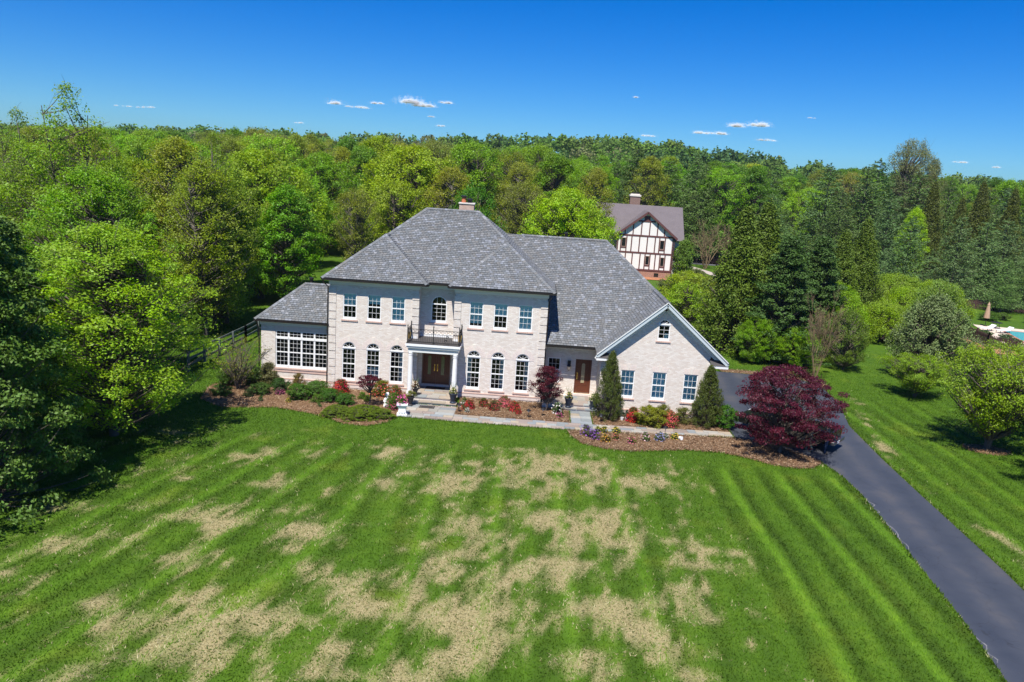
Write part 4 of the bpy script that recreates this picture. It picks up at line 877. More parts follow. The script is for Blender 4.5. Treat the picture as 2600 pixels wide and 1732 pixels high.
# prototypes ------------------------------------------------------
broad('bright', 1, 15, 5.2, 1.2, 400, 112, .16, .72, 'oval', trunk_r=.24, leader=4, twigs=1, inner=.2, limb=.8)
broad('tallmaple', 2, 17.5, 4.6, 1.5, 360, 110, .16, .72, 'spire', trunk_r=.22, leader=3, twigs=1, inner=.2, limb=.6)
broad('wood1', 3, 19, 5.0, 3, 330, 80, .28, .9, 'round', trunk_r=.28, inner=.5)
broad('wood2', 4, 19, 4.4, 2.5, 300, 80, .27, .9, 'oval', trunk_r=.26, inner=.5)
broad('wood3', 5, 18, 5.2, 2.5, 330, 75, .26, .9, 'vase', trunk_r=.28, leader=2, inner=.4)
broad('airy1', 6, 18, 4.6, 3, 320, 60, .20, .85, 'vase', trunk_r=.2, leader=2, twigs=1, inner=.3, bark='paletwig')
broad('airy2', 7, 19, 4.4, 3, 320, 68, .21, .9, 'oval', trunk_r=.2, leader=2, twigs=1, inner=.3, bark='paletwig')
broad('lime', 8, 13, 5.4, 1.2, 420, 120, .20, .8, 'round', trunk_r=.25, inner=.45)
broad('smalltree', 9, 5, 2.2, .6, 170, 80, .11, .4, 'round', trunk_r=.08, inner=.4)
broad('fruit', 10, 6.2, 4.2, 1.2, 330, 105, .115, .52, 'vase', trunk_r=.17, leader=3, twigs=1, inner=.3)
broad('weep', 11, 3.6, 3.0, .4, 260, 110, .11, .42, 'dome', trunk_r=.18, inner=.6, flat=1.3, bark='bark')
broad('cypress', 12, 12, 3.0, .2, 560, 75, .17, .45, 'cone3', mat='needle', trunk_r=.2, inner=.5, flat=1.7, up_=.2)
broad('holly', 13, 3.6, 1.12, .05, 380, 75, .065, .20, 'flame', trunk_r=.06, inner=.6, flat=1.0)
broad('redmaple', 14, 4.4, 3.05, .75, 250, 140, .10, .46, 'round', trunk_r=.12, leader=4, twigs=0, inner=.4, flat=.34, limb=.5)
broad('redmaple_small', 15, 2.3, .78, .75, 100, 130, .055, .22, 'round', trunk_r=.05, inner=.3, flat=.6)
broad('redmaple_graft', 23, 1.95, .85, 1.5, 46, 100, .055, .17, 'dome', trunk_r=.05, inner=.2, flat=.5)
broad('bluepine', 16, 6.8, 3.1, .1, 400, 80, .15, .42, 'oval', mat='needle', trunk_r=.16, inner=.5, flat=1.3, up_=.8)
broad('arborvitae', 17, 5.9, 1.15, .1, 200, 60, .14, .36, 'column', mat='needle', trunk_r=.1, inner=.6, flat=1.4)
broad('thin', 18, 3.6, 2.4, .9, 80, 22, .08, .42, 'vase', trunk_r=.05, leader=4, twigs=2, inner=.2)
broad('shrub', 19, 1.0, .62, .08, 80, 60, .06, .17, 'dome', trunk_r=.02, leader=3, inner=.4)
broad('shrub2', 20, 1.0, .75, .05, 90, 70, .07, .17, 'round', trunk_r=.02, leader=3, inner=.4)
broad('mound', 21, 1.0, 1.0, .03, 620, 46, .045, .08, 'dome', trunk_r=.02, leader=3, inner=.97, flat=1.0)
broad('flower', 22, .45, .24, .04, 26, 40, .04, .085, 'dome', trunk_r=.01, leader=2, inner=.3)
broad('hemlock', 30, 12.5, 3.9, .35, 760, 105, .15, .52, 'cone2', mat='needle', trunk_r=.24, inner=.5, flat=.5, up_=.75, limb=.45)
conifer('pine1', 31, 22, 4.6, 2.0, 26, 9, 110, .42, .02, trunk_r=.3, power=.62, fan=.5, aspect=.30, tip=.3, ragged=.4, up_=.5)
conifer('pine2', 32, 20, 4.2, 1.5, 24, 9, 110, .40, .05, trunk_r=.3, power=.55, fan=.55, aspect=.30, tip=.34, ragged=.45, up_=.5)
broad('spruce', 33, 12, 3.2, .3, 440, 90, .165, .48, 'cone2', mat='needle', trunk_r=.2, inner=.5, flat=.5, up_=.7)
def bare(key, seed, H, R, stems, mat, r_=.05, lv_n=4):
    rg = np.random.default_rng(seed); tb = Tubes(4)
    def grow(p, d, L, rr, lev):
        k = 4; P = [p]; q = p.copy(); dd = d.copy()
        for i in range(k): dd = unit((dd+rg.normal(0, .10, 3)+np.array([0, 0, .05]))[None])[0]; q = q+dd*L/k; P.append(q)
        tb.add(P, np.linspace(rr, rr*.55, k+1))
        if lev == 0: return
        for i in range(3 if lev > 2 else (3 if lev == 2 else 5)):
            j = rg.integers(2, k+1); nd = unit((dd+rg.normal(0, .33, 3)*np.array([1, 1, .6]))[None])[0]; grow(P[j], nd, L*rg.uniform(.5, .75), max(.009, rr*.5), lev-1)
    for s_ in range(stems):
        a = s_*6.283/stems+rg.normal(0, .3); d = unit(np.array([[math.cos(a)*R/H*.5, math.sin(a)*R/H*.5, 1]]))[0]
        grow(np.array([math.cos(a)*.2, math.sin(a)*.2, -.05]), d, H*.52, r_, lv_n)
    return tb.mesh(key, MAT[mat])
BARE = bare('crape_stems', 5, 4.6, 2.4, 9, 'twig', .05, 4); BARE2 = bare('bare_stems', 6, 9, 5, 8, 'twig', .10, 4)
# colours (base colour of the foliage)
GR1 = (.085, .19, .012); GR2 = (.12, .235, .015); LIME = (.175, .30, .016); OLIVE = (.135, .185, .022); YEL = (.165, .235, .018); DARK = (.035, .085, .022); PINE = (.052, .10, .030); CYP = (.062, .108, .014); BLUEP = (.085, .13, .065); HEM = (.05, .105, .018); DEEP = (.05, .13, .012); KHAKI = (.135, .165, .045)
rs = random.Random(21)
def BR(c_): return (c_[0]*1.85, c_[1]*1.65, c_[2]*1.05)
def jit(c_, k=.12): f = rs.uniform(1-k, 1+k); g = rs.uniform(1-k*.5, 1+k*.5); return (c_[0]*f*g, c_[1]*f, c_[2]*f)
# near left
plant('hemlock', -8.2, -19.4, 12.6, HEM, 'hemlock_tree', 'dark drooping evergreen at the lower left corner, nearest the camera', sx=.95)
plant('hemlock', -10.6, -14.2, 10.6, (.055, .11, .018), 'hemlock_tree', 'dark evergreen standing behind the corner one at the left edge of the lawn', sx=1.1)
plant('bright', -7.7, -11.0, 10.2, (.145, .265, .014), 'maple_tree', 'bright green leafy tree overhanging the shaded lawn at left', sx=1.38)
plant('tallmaple', -17.4, 2.6, 17.6, (.115, .215, .014), 'maple_tree', 'tallest thin-topped tree at left, its twiggy tip against the sky', sx=.95)
plant('bright', -13.0, -3.2, 12.6, (.105, .225, .013), 'maple_tree', 'green leafy tree with grey trunks, behind the overhanging tree at left', sx=1.0)
plant('tallmaple', -22.5, 5.5, 14.0, (.11, .20, .015), 'maple_tree', 'loose green tree left of the tallest one at the picture edge', sx=1.0)
plant('airy2', -13.2, 12.5, 13.4, (.135, .20, .016), 'spring_tree', 'olive tree with thin leaves between the tall maple and the sunroom', sx=1.05)
plant('airy2', -19.5, 21, 15.2, (.15, .20, .018), 'spring_tree', 'thin olive tree behind the pasture fence at left', sx=1.1)
plant('wood3', -13.6, 17.5, 12.0, (.13, .215, .016), 'leafy_tree', 'feathery yellow green tree just left of the pasture fence', sx=1.0)
plant('wood3', -21.0, 12.0, 12.6, (.115, .21, .014), 'leafy_tree', 'low-branched green tree behind the tallest maple', sx=1.1)
plant('lime', -24.0, 22.0, 13.0, (.12, .21, .016), 'leafy_tree', 'broad green tree at the back of the pasture at left', sx=1.0)
plant('wood3', -16.6, 24.5, 11.5, (.15, .225, .018), 'leafy_tree', 'pale green tree between pasture fence and rounded yellow green tree', sx=1.0)
plant('bright', -22.5, -3.0, 13.0, (.105, .20, .014), 'maple_tree', 'green leafy tree at the left picture edge above the evergreens', sx=1.1)
plant('tallmaple', -25.0, 9.0, 16.2, (.11, .185, .03), 'maple_tree', 'thin-topped tree left of the tallest, its twigs just above the skyline', sx=.9)
plant('tallmaple', -13.8, 15.5, 15.6, (.11, .19, .02), 'maple_tree', 'twiggy-topped tree right of the tallest, reaching the skyline', sx=.9)
plant('airy1', -27.5, 14, 14.0, (.13, .19, .018), 'spring_tree', 'sparse olive tree at far left behind the maples', sx=1.1)
plant('lime', -15.5, 31, 14.6, (.15, .25, .015), 'yellow_green_tree', 'rounded yellow green tree left of the sunroom roof', sx=1.0)
plant('wood2', -11.5, 26.5, 11.6, (.085, .21, .012), 'leafy_tree', 'fresh green tree directly behind the sunroom roof', sx=1.15)
plant('airy1', -5.4, 29, 11.6, (.125, .165, .022), 'spring_tree', 'twiggy olive tree beside the left slope of the main roof', sx=.9)
plant('wood3', -2.5, 36, 12.6, (.15, .225, .016), 'leafy_tree', 'yellow green tree against the left slope of the main roof', sx=1.0)
plant('lime', -4.6, 57, 16.6, (.165, .255, .015), 'yellow_green_tree', 'large yellow green tree above the left part of the main ridge', sx=1.15)
plant('airy2', 1.4, 50, 14.4, (.155, .185, .022), 'spring_tree', 'olive tree just left of the chimney', sx=1.2)
plant('smalltree', 5.9, 33, 12.6, (.05, .15, .012), 'round_tree', 'small dense dark green tree directly behind the chimney', sx=.55)
plant('airy1', 10.5, 46, 13.2, (.115, .15, .03), 'spring_tree', 'twiggy grey green tree between the chimney and the lime green tree', sx=1.0)
plant('lime', 15.6, 42, 12.7, LIME, 'lime_green_tree', 'lush lime green tree behind the garage ridge beside the timbered house', sx=1.0)
plant('lime', 18.6, 46, 9.4, (.15, .275, .014), 'lime_green_tree', 'smaller lime green tree overlapping the left corner of the timbered house', sx=.75)
# right side evergreens and garden
plant('cypress', 30.2, 20.8, 12.4, CYP, 'cypress_tree', 'tall yellow green cypress right of the garage roof', sx=1.2)
plant('cypress', 33.0, 24.5, 12.8, CYP, 'cypress_tree', 'tall yellow green cypress second to the right of the garage roof', sx=1.2)
plant('spruce', 33.2, 17.6, 10.4, (.032, .075, .018), 'spruce_tree', 'dark blue green spruce in front of the two cypresses', sx=1.3)
plant('spruce', 37.2, 21.5, 10.4, (.035, .08, .02), 'spruce_tree', 'dark spruce above the bare brown shrub', sx=1.2)
plant('spruce', 42.2, 34, 9.6, (.036, .08, .03), 'spruce_tree', 'slim blue green spruce between the cypress groups', sx=.6)
plant('lime', 39.0, 22.5, 6.4, (.13, .25, .013), 'lime_green_tree', 'bushy fresh green tree right of the dark spruces', sx=1.15)
plant('lime', 31.0, 16.4, 3.8, (.10, .21, .013), 'laurel_bush', 'rounded bright green bush at the back of the asphalt court', 'bush', sx=1.1)
plant('lime', 34.2, 16.2, 3.2, (.12, .24, .013), 'laurel_bush', 'spreading green bush left of the bare brown shrub', 'bush', sx=1.3)
plant('smalltree', 38.2, 16.0, 4.9, (.075, .13, .02), 'holly_bush', 'broad olive green bush right behind the bare brown shrub', 'bush', sx=.85)
plant('cypress', 46.5, 41, 10.2, CYP, 'cypress_tree', 'yellow green cypress left of the weeping trees', sx=1.2)
plant('cypress', 49.6, 43, 11.6, CYP, 'cypress_tree', 'taller yellow green cypress beside the weeping trees', sx=1.1)
plant('smalltree', 28.6, 35, 5.2, (.16, .24, .02), 'young_tree', 'young yellow green tree behind the garage roof edge', sx=1.3)
plant('smalltree', 27.2, 27, 5.0, (.14, .25, .016), 'young_tree', 'light green young tree beside the right slope of the garage roof', sx=1.2)
plant('smalltree', 30.6, 41, 4.4, (.15, .20, .03), 'young_tree', 'pale green young tree below the timbered house', sx=1.6)
for i, (x, y, h, c_, lb) in enumerate([(47.4, 31.0, 3.7, (.13, .22, .016), 'mushroom-shaped weeping tree with a thick trunk on the lawn'), (43.6, 33.5, 2.9, (.14, .24, .018), 'low weeping tree left of the mushroom-shaped one'), (50.6, 46, 4.8, (.13, .21, .02), 'wide weeping tree in front of the taller cypress'), (56.2, 48, 5.0, (.125, .21, .022), 'wide weeping tree above the turquoise chairs'), (54.0, 40, 4.4, (.135, .235, .016), 'weeping tree between the mushroom-shaped tree and the pine'), (60.5, 47, 4.6, (.13, .22, .015), 'weeping tree left of the pool terrace'), (52.0, 34.5, 3.2, (.135, .225, .016), 'small weeping tree just right of the mushroom-shaped one')]):
    plant('weep', x, y, h, c_, 'weeping_tree', lb, sx=1.05)
plant('bluepine', 44.2, 14.6, 6.6, BLUEP, 'blue_pine', 'bushy blue green pine on the lawn at right', sx=.95)
plant('smalltree', 47.9, 22.0, 7.2, (.11, .19, .05), 'young_tree', 'grey green tree rising behind the blue green pine', sx=.8)
plant('smalltree', 52.2, 30.5, 4.4, (.10, .18, .018), 'young_tree', 'green tree between the pine and the pool fence', sx=.8)
plant('fruit', 39.4, -2.9, 6.0, (.135, .225, .016), 'fruit_tree', 'spreading fruit tree in a small mulch ring right of the drive', sx=.95)
plant('fruit', 41.2, -9.4, 6.6, (.14, .23, .03), 'fruit_tree', 'spreading fruit tree cut by the right edge, nearest the camera', sx=.9)
plant('fruit', 44.2, .4, 5.6, (.13, .215, .02), 'fruit_tree', 'spreading fruit tree half hidden behind the other two at right', sx=1.0)
plant('fruit', 40.6, 8.6, 3.0, (.125, .225, .012), 'fruit_tree', 'low bright green tree in front of the blue green pine', sx=1.35)
# red maples
plant('redmaple', 26.45, -6.35, 4.85, (.115, .014, .034), 'japanese_maple', 'large purple-red Japanese maple beside the drive', sx=.8, rz=3.6)
plant('redmaple_small', 13.65, -1.7, 2.75, (.10, .011, .024), 'japanese_maple', 'small upright red maple in the bed between the two entrances', sx=1.0)
plant('redmaple_graft', 3.35, -3.6, 1.95, (.11, .015, .03), 'japanese_maple', 'tiny grafted red maple on a thin stem in the left bed', sx=1.0, zb=.0)
for x, y, h, lb in ((34.5, 11.9, 5.3, 'bare brown multi-stemmed crape myrtle at the back of the drive'),):
    r_ = empty('crape_myrtle', (x, y, 0), .5, lb, 'tree'); inst('stems', BARE, r_, scale=(.62, .62, 1.18))
for x, y, k, lb in ((42.6, 93, .86, 'bare brown tree right of the timbered house'), (46.4, 90, .82, 'second bare brown tree right of the timbered house, beside the cypress')):
    r_ = empty('bare_tree', (x, y, 0), .3*k, lb, 'tree'); inst('stems', BARE2, r_, scale=(k, k, k))
plant('thin', -5.1, -1.8, 3.2, (.13, .15, .03), 'dogwood_tree', 'thin twiggy dogwood in the mulch at the sunroom corner', sx=1.1)
plant('holly', 17.4, -2.4, 4.1, (.052, .078, .018), 'holly_shrub', 'tall pointed holly beside the side door', 'shrub', sx=.64)
plant('holly', 23.2, -2.35, 3.65, (.052, .078, .018), 'holly_shrub', 'tall holly at the right corner of the brick gable', 'shrub', sx=.78)
plant('arborvitae', 35.1, 74, 6.0, (.07, .14, .013), 'arborvitae', 'narrow green arborvitae at the corner of the timbered house', 'tree', sx=1.2)
# named background trees -----------------------------------------
BG = [('pine1', 31, 113, 21.5, PINE), ('pine2', 36.5, 106, 19.2, PINE), ('pine1', 43, 112, 20.2, (.06, .115, .045)), ('pine2', 50, 118, 19.5, PINE), ('pine1', 57, 124, 19.0, (.06, .12, .045)), ('pine2', 63, 128, 18.5, PINE), ('pine1', 69, 112, 20.5, (.05, .105, .045)), ('pine2', 74, 106, 20, PINE), ('pine1', 78.5, 112, 22, (.05, .10, .04)), ('pine2', 83, 104, 19.5, PINE), ('pine1', 66, 96, 15.5, PINE), ('pine2', 73, 92, 14.5, (.055, .11, .05)), ('pine1', 55, 100, 14.0, (.06, .12, .04)),
      ('pine2', 72, 66, 12.6, (.065, .125, .055)), ('pine2', 78, 70, 12.0, (.06, .12, .05)), ('pine1', 68, 72, 11.8, (.06, .12, .05)), ('pine2', 83, 74, 12.4, (.07, .13, .06)), ('pine2', 80, 62, 8.6, (.065, .13, .05)), ('pine1', 76, 60, 7.4, (.075, .145, .05)), ('pine2', 105, 120, 18, PINE), ('pine1', 112, 126, 18.5, (.05, .10, .045)), ('pine2', 120, 128, 17.5, PINE)]
lbp = 'dark green pine in the belt behind the garden'
PINES = [plant(k, x, y, h, jit(c_), 'pine_tree', lbp, group='pines behind the garden', sx=rs.uniform(1.2, 1.6)) for k, x, y, h, c_ in BG]
CYPS = [plant('cypress', x, y, h, (.052, .072, .012), 'brown_cypress', 'tall pointed brownish cypress rising from the trees at right', group='brownish cypresses at right', sx=.85) for x, y, h in ((84, 100, 17.6), (92.5, 106, 15.2), (97, 108, 18.4), (102, 106, 17.4))]
plant('wood2', 74, 84, 13.0, (.17, .30, .013), 'lime_green_tree', 'narrow lime green tree among the dark pines at right', sx=.75)
plant('wood1', 98, 84, 15.5, (.10, .235, .012), 'leafy_tree', 'big bright green tree at the right picture edge behind the pines', sx=1.0)
plant('wood1', 104, 92, 15, (.11, .24, .012), 'leafy_tree', 'bright green tree cut by the right picture edge', sx=1.0)
plant('airy1', 92, 128, 27, (.12, .15, .085), 'bare_topped_tree', 'tall pale nearly bare tree standing above the right skyline', sx=.75)
plant('airy2', 97.5, 130, 23.5, (.11, .14, .07), 'bare_topped_tree', 'shorter nearly bare tree right of the tall pale one on the skyline', sx=.6)
# woodland trees one can tell apart --------------------------------
groups = [('wood1', GR1, 'mid green round tree'), ('wood2', GR1, 'mid green tall tree'), ('wood3', GR2, 'fresh green spreading tree'), ('airy1', OLIVE, 'olive thin-leaved tree'), ('airy2', OLIVE, 'olive feathery tree'), ('wood1', YEL, 'yellowish round tree'), ('wood2', DEEP, 'deep green tree'), ('airy1', KHAKI, 'grey brown twiggy tree'), ('lime', GR2, 'bright bushy tree'), ('pine1', PINE, 'dark pine')]
rows = [(40, 8), (50, 8), (60, 7.5), (70, 7.5), (81, 7.5), (93, 7.5), (106, 8), (120, 8.5), (135, 9), (152, 10), (172, 11), (194, 12)]
ROWN = ['front', 'second', 'third', 'fourth', 'fifth', 'sixth', 'seventh', 'eighth', 'ninth', 'tenth', 'eleventh', 'hindmost']
ORD = ['first', 'second', 'third', 'fourth', 'fifth', 'sixth', 'seventh', 'eighth', 'ninth', 'tenth', 'eleventh', 'twelfth', 'thirteenth', 'fourteenth', 'fifteenth', 'sixteenth', 'seventeenth', 'eighteenth', 'nineteenth', 'twentieth', 'twenty-first', 'twenty-second', 'twenty-third', 'twenty-fourth', 'twenty-fifth']
def ordinal_labels(items, tail):
    """items: (root, base label); numbers alike things from left to right as the camera sees them"""
    by = {}
    for r_, base in items: by.setdefault(base, []).append(r_)
    for base, L in by.items():
        L.sort(key=lambda r_: (r_.location.x-CAM[0])/(r_.location.y-CAM[1]))
        for i, r_ in enumerate(L): r_['label'] = f'{base}{tail}' if len(L) == 1 else f'{base}{tail}, {ORD[i]} from the left'
items = []
for ri, (d, sp) in enumerate(rows):
    x = 12-1.0*(d+47)*.72+rs.uniform(0, sp)
    while x < 12+(d+47)*.72:
        xx = x+rs.uniform(-2.5, 2.5); y = d+rs.uniform(-4.5, 4.5); x += sp*rs.uniform(.85, 1.15)
        right = xx > 22
        if (d < 100 and right) or (d < 62 and xx > 10) or (d < 68 and xx > -8): continue
        if d < 62 and xx > -14: continue
        if xx > 60 and d < 130: continue
        scr = (xx-CAM[0])/(y-CAM[1]); h = rs.uniform(14.0, 17.5)+min(4.5, d*.026); h = min(h, (13.0+(d+47)*float(np.interp(scr, [-.7, -.3, 0, .3, .7], [.024, .042, .056, .05, .045])))*rs.uniform(.9, 1.04))
        if d < 60: h *= .82
        if d < 70 and xx < -30: h *= .95
        if xx < -14 and d < 120: wts = (2, 2, 4, 4, 6, 3, 1, 2, 4, 0)
        elif right: wts = (5, 5, 2, 2, 1, 1, 4, 1, 1, 3)
        else: wts = (3, 3, 3, 5, 5, 2, 2, 4, 2, .6)
        k, c_, nm = rs.choices(groups, wts)[0]
        if k == 'lime': h *= .85
        r_ = plant(k, xx, y, h, jit(c_, .2), 'woodland_tree', 'x', group='woodland trees', sx=rs.uniform(.85, 1.15)); items.append((r_, f"{nm} in the wood's {ROWN[ri]} row"))
ordinal_labels(items, ''); ordinal_labels([(r_, lbp) for r_ in PINES], ''); ordinal_labels([(r_, 'tall pointed brownish cypress rising at right') for r_ in CYPS], ''); wl = len(items)
print('woodland trees', wl)
# far wood: one mass of crowns beyond the countable trees
def far_wood():
    rg = np.random.default_rng(77); CC = []; SZ = []; COL = []; pal = np.array([(.10, .20, .03), (.12, .22, .03), (.14, .21, .04), (.07, .14, .045), (.15, .23, .04), (.12, .20, .04), (.16, .18, .07)])
    for d in np.arange(214, 570, 24):
        n = int((d+47)*1.5/8.5); xs = 12+(rg.uniform(-1, 1, n))*(d+47)*.76; ys = d+rg.uniform(-7, 7, n); gh = ground_h(xs, ys); hs = rg.uniform(13, 19, n)+1.5*np.sin(xs*.03)
        for x, y, g, h in zip(xs, ys, gh, hs):
            k = int(250*(230/d)**1.0)+60; u_ = unit(rg.normal(0, 1, (k, 3))); u_[:, 2] = np.abs(u_[:, 2])*1.1-.25; R = rg.uniform(4.2, 6.2); rr = R*rg.uniform(.75, 1.08, k)*(1+.2*np.sin(u_[:, 0]*7+x)+.16*np.sin(u_[:, 1]*8+u_[:, 2]*6+y))
            p = u_*rr[:, None]*np.array([1, 1, 1.0])+np.array([x, y, g+h-R*1.05]); CC.append(p); SZ.append(np.full(k, .82*(d/230)**.7)); c_ = pal[rg.choice(7, p=[.22, .22, .14, .14, .1, .12, .06])]*rg.uniform(.8, 1.2); COL.append(np.tile(c_, (k, 1))*rg.uniform(.75, 1.25, (k, 1)))
    CC = np.concatenate(CC); SZ = np.concatenate(SZ)[:, None]; COL = np.concatenate(COL); n = len(CC)
    N = unit(rg.normal(0, .7, (n, 3))+np.array([0, -.3, .8])); T = unit(np.cross(N, rg.normal(0, 1, (n, 3)))); B = np.cross(N, T); V, F = quads(CC, T*SZ*.7, B*SZ*.5)
    print('far wood quads', n)
    t = NT('far_foliage'); c_ = t.attr('col', 'Color'); t.fin(c_, .7, .1)
    tr = t.n('BsdfTranslucent', {'Color': c_}); mx = t.n('MixShader', {0: .3, 1: t.b.outputs[0], 2: tr.outputs[0]}); t.set(t.out.inputs[0], mx.outputs[0])
    tag(inst('far_wood', mesh_np('far_wood', V, F, t.m, {'col': np.repeat(np.concatenate([COL, np.ones((n, 1))], 1), 4, 0)})), 'unbroken green woodland canopy along the skyline', kind='stuff')
far_wood()
# ------------------------------------------------------------------ timbered house
tud = empty('timbered_house', (0, 0, 0), 0, 'white stucco house with dark red timbers and brown roof behind the garage', 'house')
MAT['stucco'] = surf('white_stucco', (.78, .75, .71), .85, .07, 2, .1); MAT['timber'] = surf('dark_red_timber', (.115, .045, .042), .7, .2, 4)
MAT['redbrick'] = brick_mat('red_brick', (.30, .13, .08), (.36, .18, .12), (.26, .12, .085), (.42, .36, .3)); MAT['brownroof'] = surf('brown_shingles', (.135, .115, .12), .85, .3, 9, .3)
TY = 73.5; gx0, gx1, gc = 24.6, 33.2, 28.9
TW = [(25.25, 25.95, 4.5, 5.9), (31.15, 31.85, 4.4, 5.8), (29.15, 29.75, 1.9, 3.3), (31.45, 32.05, 1.8, 3.2)]
wall('gable_wall', lambda u, z: (u, TY, z), [(gx0, 1.0), (gx1, 1.0), (gx1, 6.5), (gc, 9.85), (gx0, 6.5)], [rect(*q) for q in TW], .12, MAT['stucco'], tud, (0, 1, 0))
wall('foundation', lambda u, z: (u, TY+.04, z), rect(gx0, gx1+.02, -.5, 1.0), [rect(30.7, 31.4, .1, .7)], .12, MAT['redbrick'], tud, (0, 1, 0))
wall('side_wall', lambda u, z: (gx1, u, z), rect(TY, 83, -.5, 6.5), [], .1, MAT['stucco'], tud, (-1, 0, 0))
wall('end_wall', lambda u, z: (34.5, u, z), [(75, -.5), (83, -.5), (83, 6.2), (79, 10.6), (75, 6.2)], [], .1, MAT['redbrick'], tud, (-1, 0, 0))
wall('main_wall', lambda u, z: (u, 75, z), rect(20.4, 34.5, -.5, 6.3), [], .1, MAT['stucco'], tud, (0, 1, 0)); wall('back_wall', lambda u, z: (u, 83, z), rect(20.4, 34.5, -.5, 6.3), [], .1, MAT['stucco'], tud, (0, -1, 0))
wall('end_wall', lambda u, z: (20.4, u, z), [(75, -.5), (83, -.5), (83, 6.2), (79, 10.6), (75, 6.2)], [], .1, MAT['stucco'], tud, (1, 0, 0))
def tb_(x0, z0, x1, z1, w_=.17): MB().beam((x0, TY-.02, z0), (x1, TY-.02, z1), .07, w_, (0, 0, 1) if abs(x1-x0) > abs(z1-z0) else (1, 0, 0)).build('timber', MAT['timber'], tud)
for z in (1.12, 3.72, 6.32): tb_(gx0, z, gx1, z, .24)
tb_(27.6, 8.55, 30.2, 8.55, .24)
for x in (24.7, 25.9+.13, 27.1, 28.3, 29.06, 29.84, 30.65, 31.36, 32.14, 33.1): tb_(x, 1.24, x, 3.6)
for x in (24.7, 25.17, 26.03, 26.8, 28.0, 29.2, 30.4, 31.07, 31.93, 33.1): tb_(x, 3.84, x, 6.2)
for x in (25.7, 26.9, 28.15, 29.4, 30.6, 31.7): tb_(x, 6.44, x, min(8.43, 6.4+(4.3-abs(x-gc))*.78))
MB().box(28.45, 29.35, TY-.04, TY+.02, 8.68, 9.35).build('gable_vent', MAT['timber'], tud)
for x0, x1, z0, z1 in TW:
    f = MB().box(x0, x0+.07, TY-.03, TY+.08, z0, z1).box(x1-.07, x1, TY-.03, TY+.08, z0, z1).box(x0+.07, x1-.07, TY-.03, TY+.08, z0, z0+.07).box(x0+.07, x1-.07, TY-.03, TY+.08, z1-.07, z1).build('window', surf('tan_frame', (.35, .24, .19), .6, .1, 4), tud)
    MB().box(x0+.07, x1-.07, TY+.04, TY+.05, z0+.07, z1-.07).build('pane', MAT['darkglass'], f); MB().box(x0-.05, x1+.05, TY-.06, TY+.02, z0-.18, z0-.02).build('sill', MAT['timber'], f)
MB().box(30.7, 31.4, TY+.1, TY+.14, .1, .7).build('cellar_window', MAT['darkglass'], tud)
tr_ = MB()
def slab(mb, P, th=.12):
    P = [Vector(p) for p in P]; nrm = (P[1]-P[0]).cross(P[2]-P[0]).normalized(); nrm = nrm if nrm.z > 0 else -nrm; n = len(P)
    mb.add([tuple(p+nrm*th) for p in P]+[tuple(p) for p in P], [tuple(range(n)), tuple(range(2*n-1, n-1, -1))]+[(i, (i+1) % n, n+(i+1) % n, n+i) for i in range(n)])
slab(tr_, [(19.9, 74.4, 5.75), (35.0, 74.4, 5.75), (35.0, 79, 10.75), (19.9, 79, 10.75)]); slab(tr_, [(19.9, 83.6, 5.75), (35.0, 83.6, 5.75), (35.0, 79, 10.75), (19.9, 79, 10.75)])
slab(tr_, [(gc, TY-.45, 9.95), (gc, 78.3, 9.95), (gx0-.5, 78, 6.15), (gx0-.5, TY-.45, 6.15)]); slab(tr_, [(gc, TY-.45, 9.95), (gc, 78.3, 9.95), (gx1+.5, 78, 6.15), (gx1+.5, TY-.45, 6.15)])
tr_.build('roof', MAT['brownroof'], tud)
for xe in (gx0-.5, gx1+.5): MB().beam((gc, TY-.47, 9.88), (xe, TY-.47, 6.08), .05, .3).build('bargeboard', MAT['timber'], tud)
ch = MB().box(26.6, 28.2, 79, 80.2, 9, 12.1).build('chimney', brick_mat('dark_brick', (.20, .10, .08), (.24, .14, .11), (.18, .10, .085), (.28, .25, .22)), tud); MB().box(26.5, 28.3, 78.9, 80.3, 12.1, 12.35).box(26.7, 28.1, 79.1, 80.1, 12.35, 12.5).build('cap', MAT['cream'], ch); MB().box(26.8, 27.3, 79.3, 79.9, 12.5, 12.75).box(27.5, 28.0, 79.3, 79.9, 12.5, 12.75).build('flue', MAT['gutter'], ch)
MB().tube([(33.5, TY-.4, 6.0), (33.35, TY-.1, 5.6), (33.3, TY-.06, .2)], .05, 6).build('downspout', MAT['timber'], tud)
tag(inst('mulch_slope', bm_mesh('mulch_slope', sheet([(23, 70), (34.5, 70.3), (35, 73.4), (23, 73.6)], .05, 0), surf('orange_mulch', (.36, .15, .07), .9, .4, 3))), kind='structure')
asp = surf('lane_asphalt', (.11, .11, .125), .8, .2, 2)
tag(inst('lane', bm_mesh('lane', sheet([(35.5, 101), (46, 100), (49.5, 106), (60, 118), (60, 124), (36, 122)], .03, 0), asp)), kind='structure')
tag(inst('garden_lane', bm_mesh('garden_lane', sheet([(52, 66), (60, 61.6), (68, 66), (84, 69.5), (90, 74), (82, 77), (68, 71), (60, 66.5), (54, 71)], .03, 0), asp)), kind='structure')
tag(inst('gravel_path', bm_mesh('gravel_path', sheet([(37.5, 98.5), (40.1, 99), (42.6, 88), (43, 82), (41.5, 82), (40.8, 88)], .03, 0), surf('pale_gravel', (.42, .36, .31), .9, .3, 6))), kind='structure')
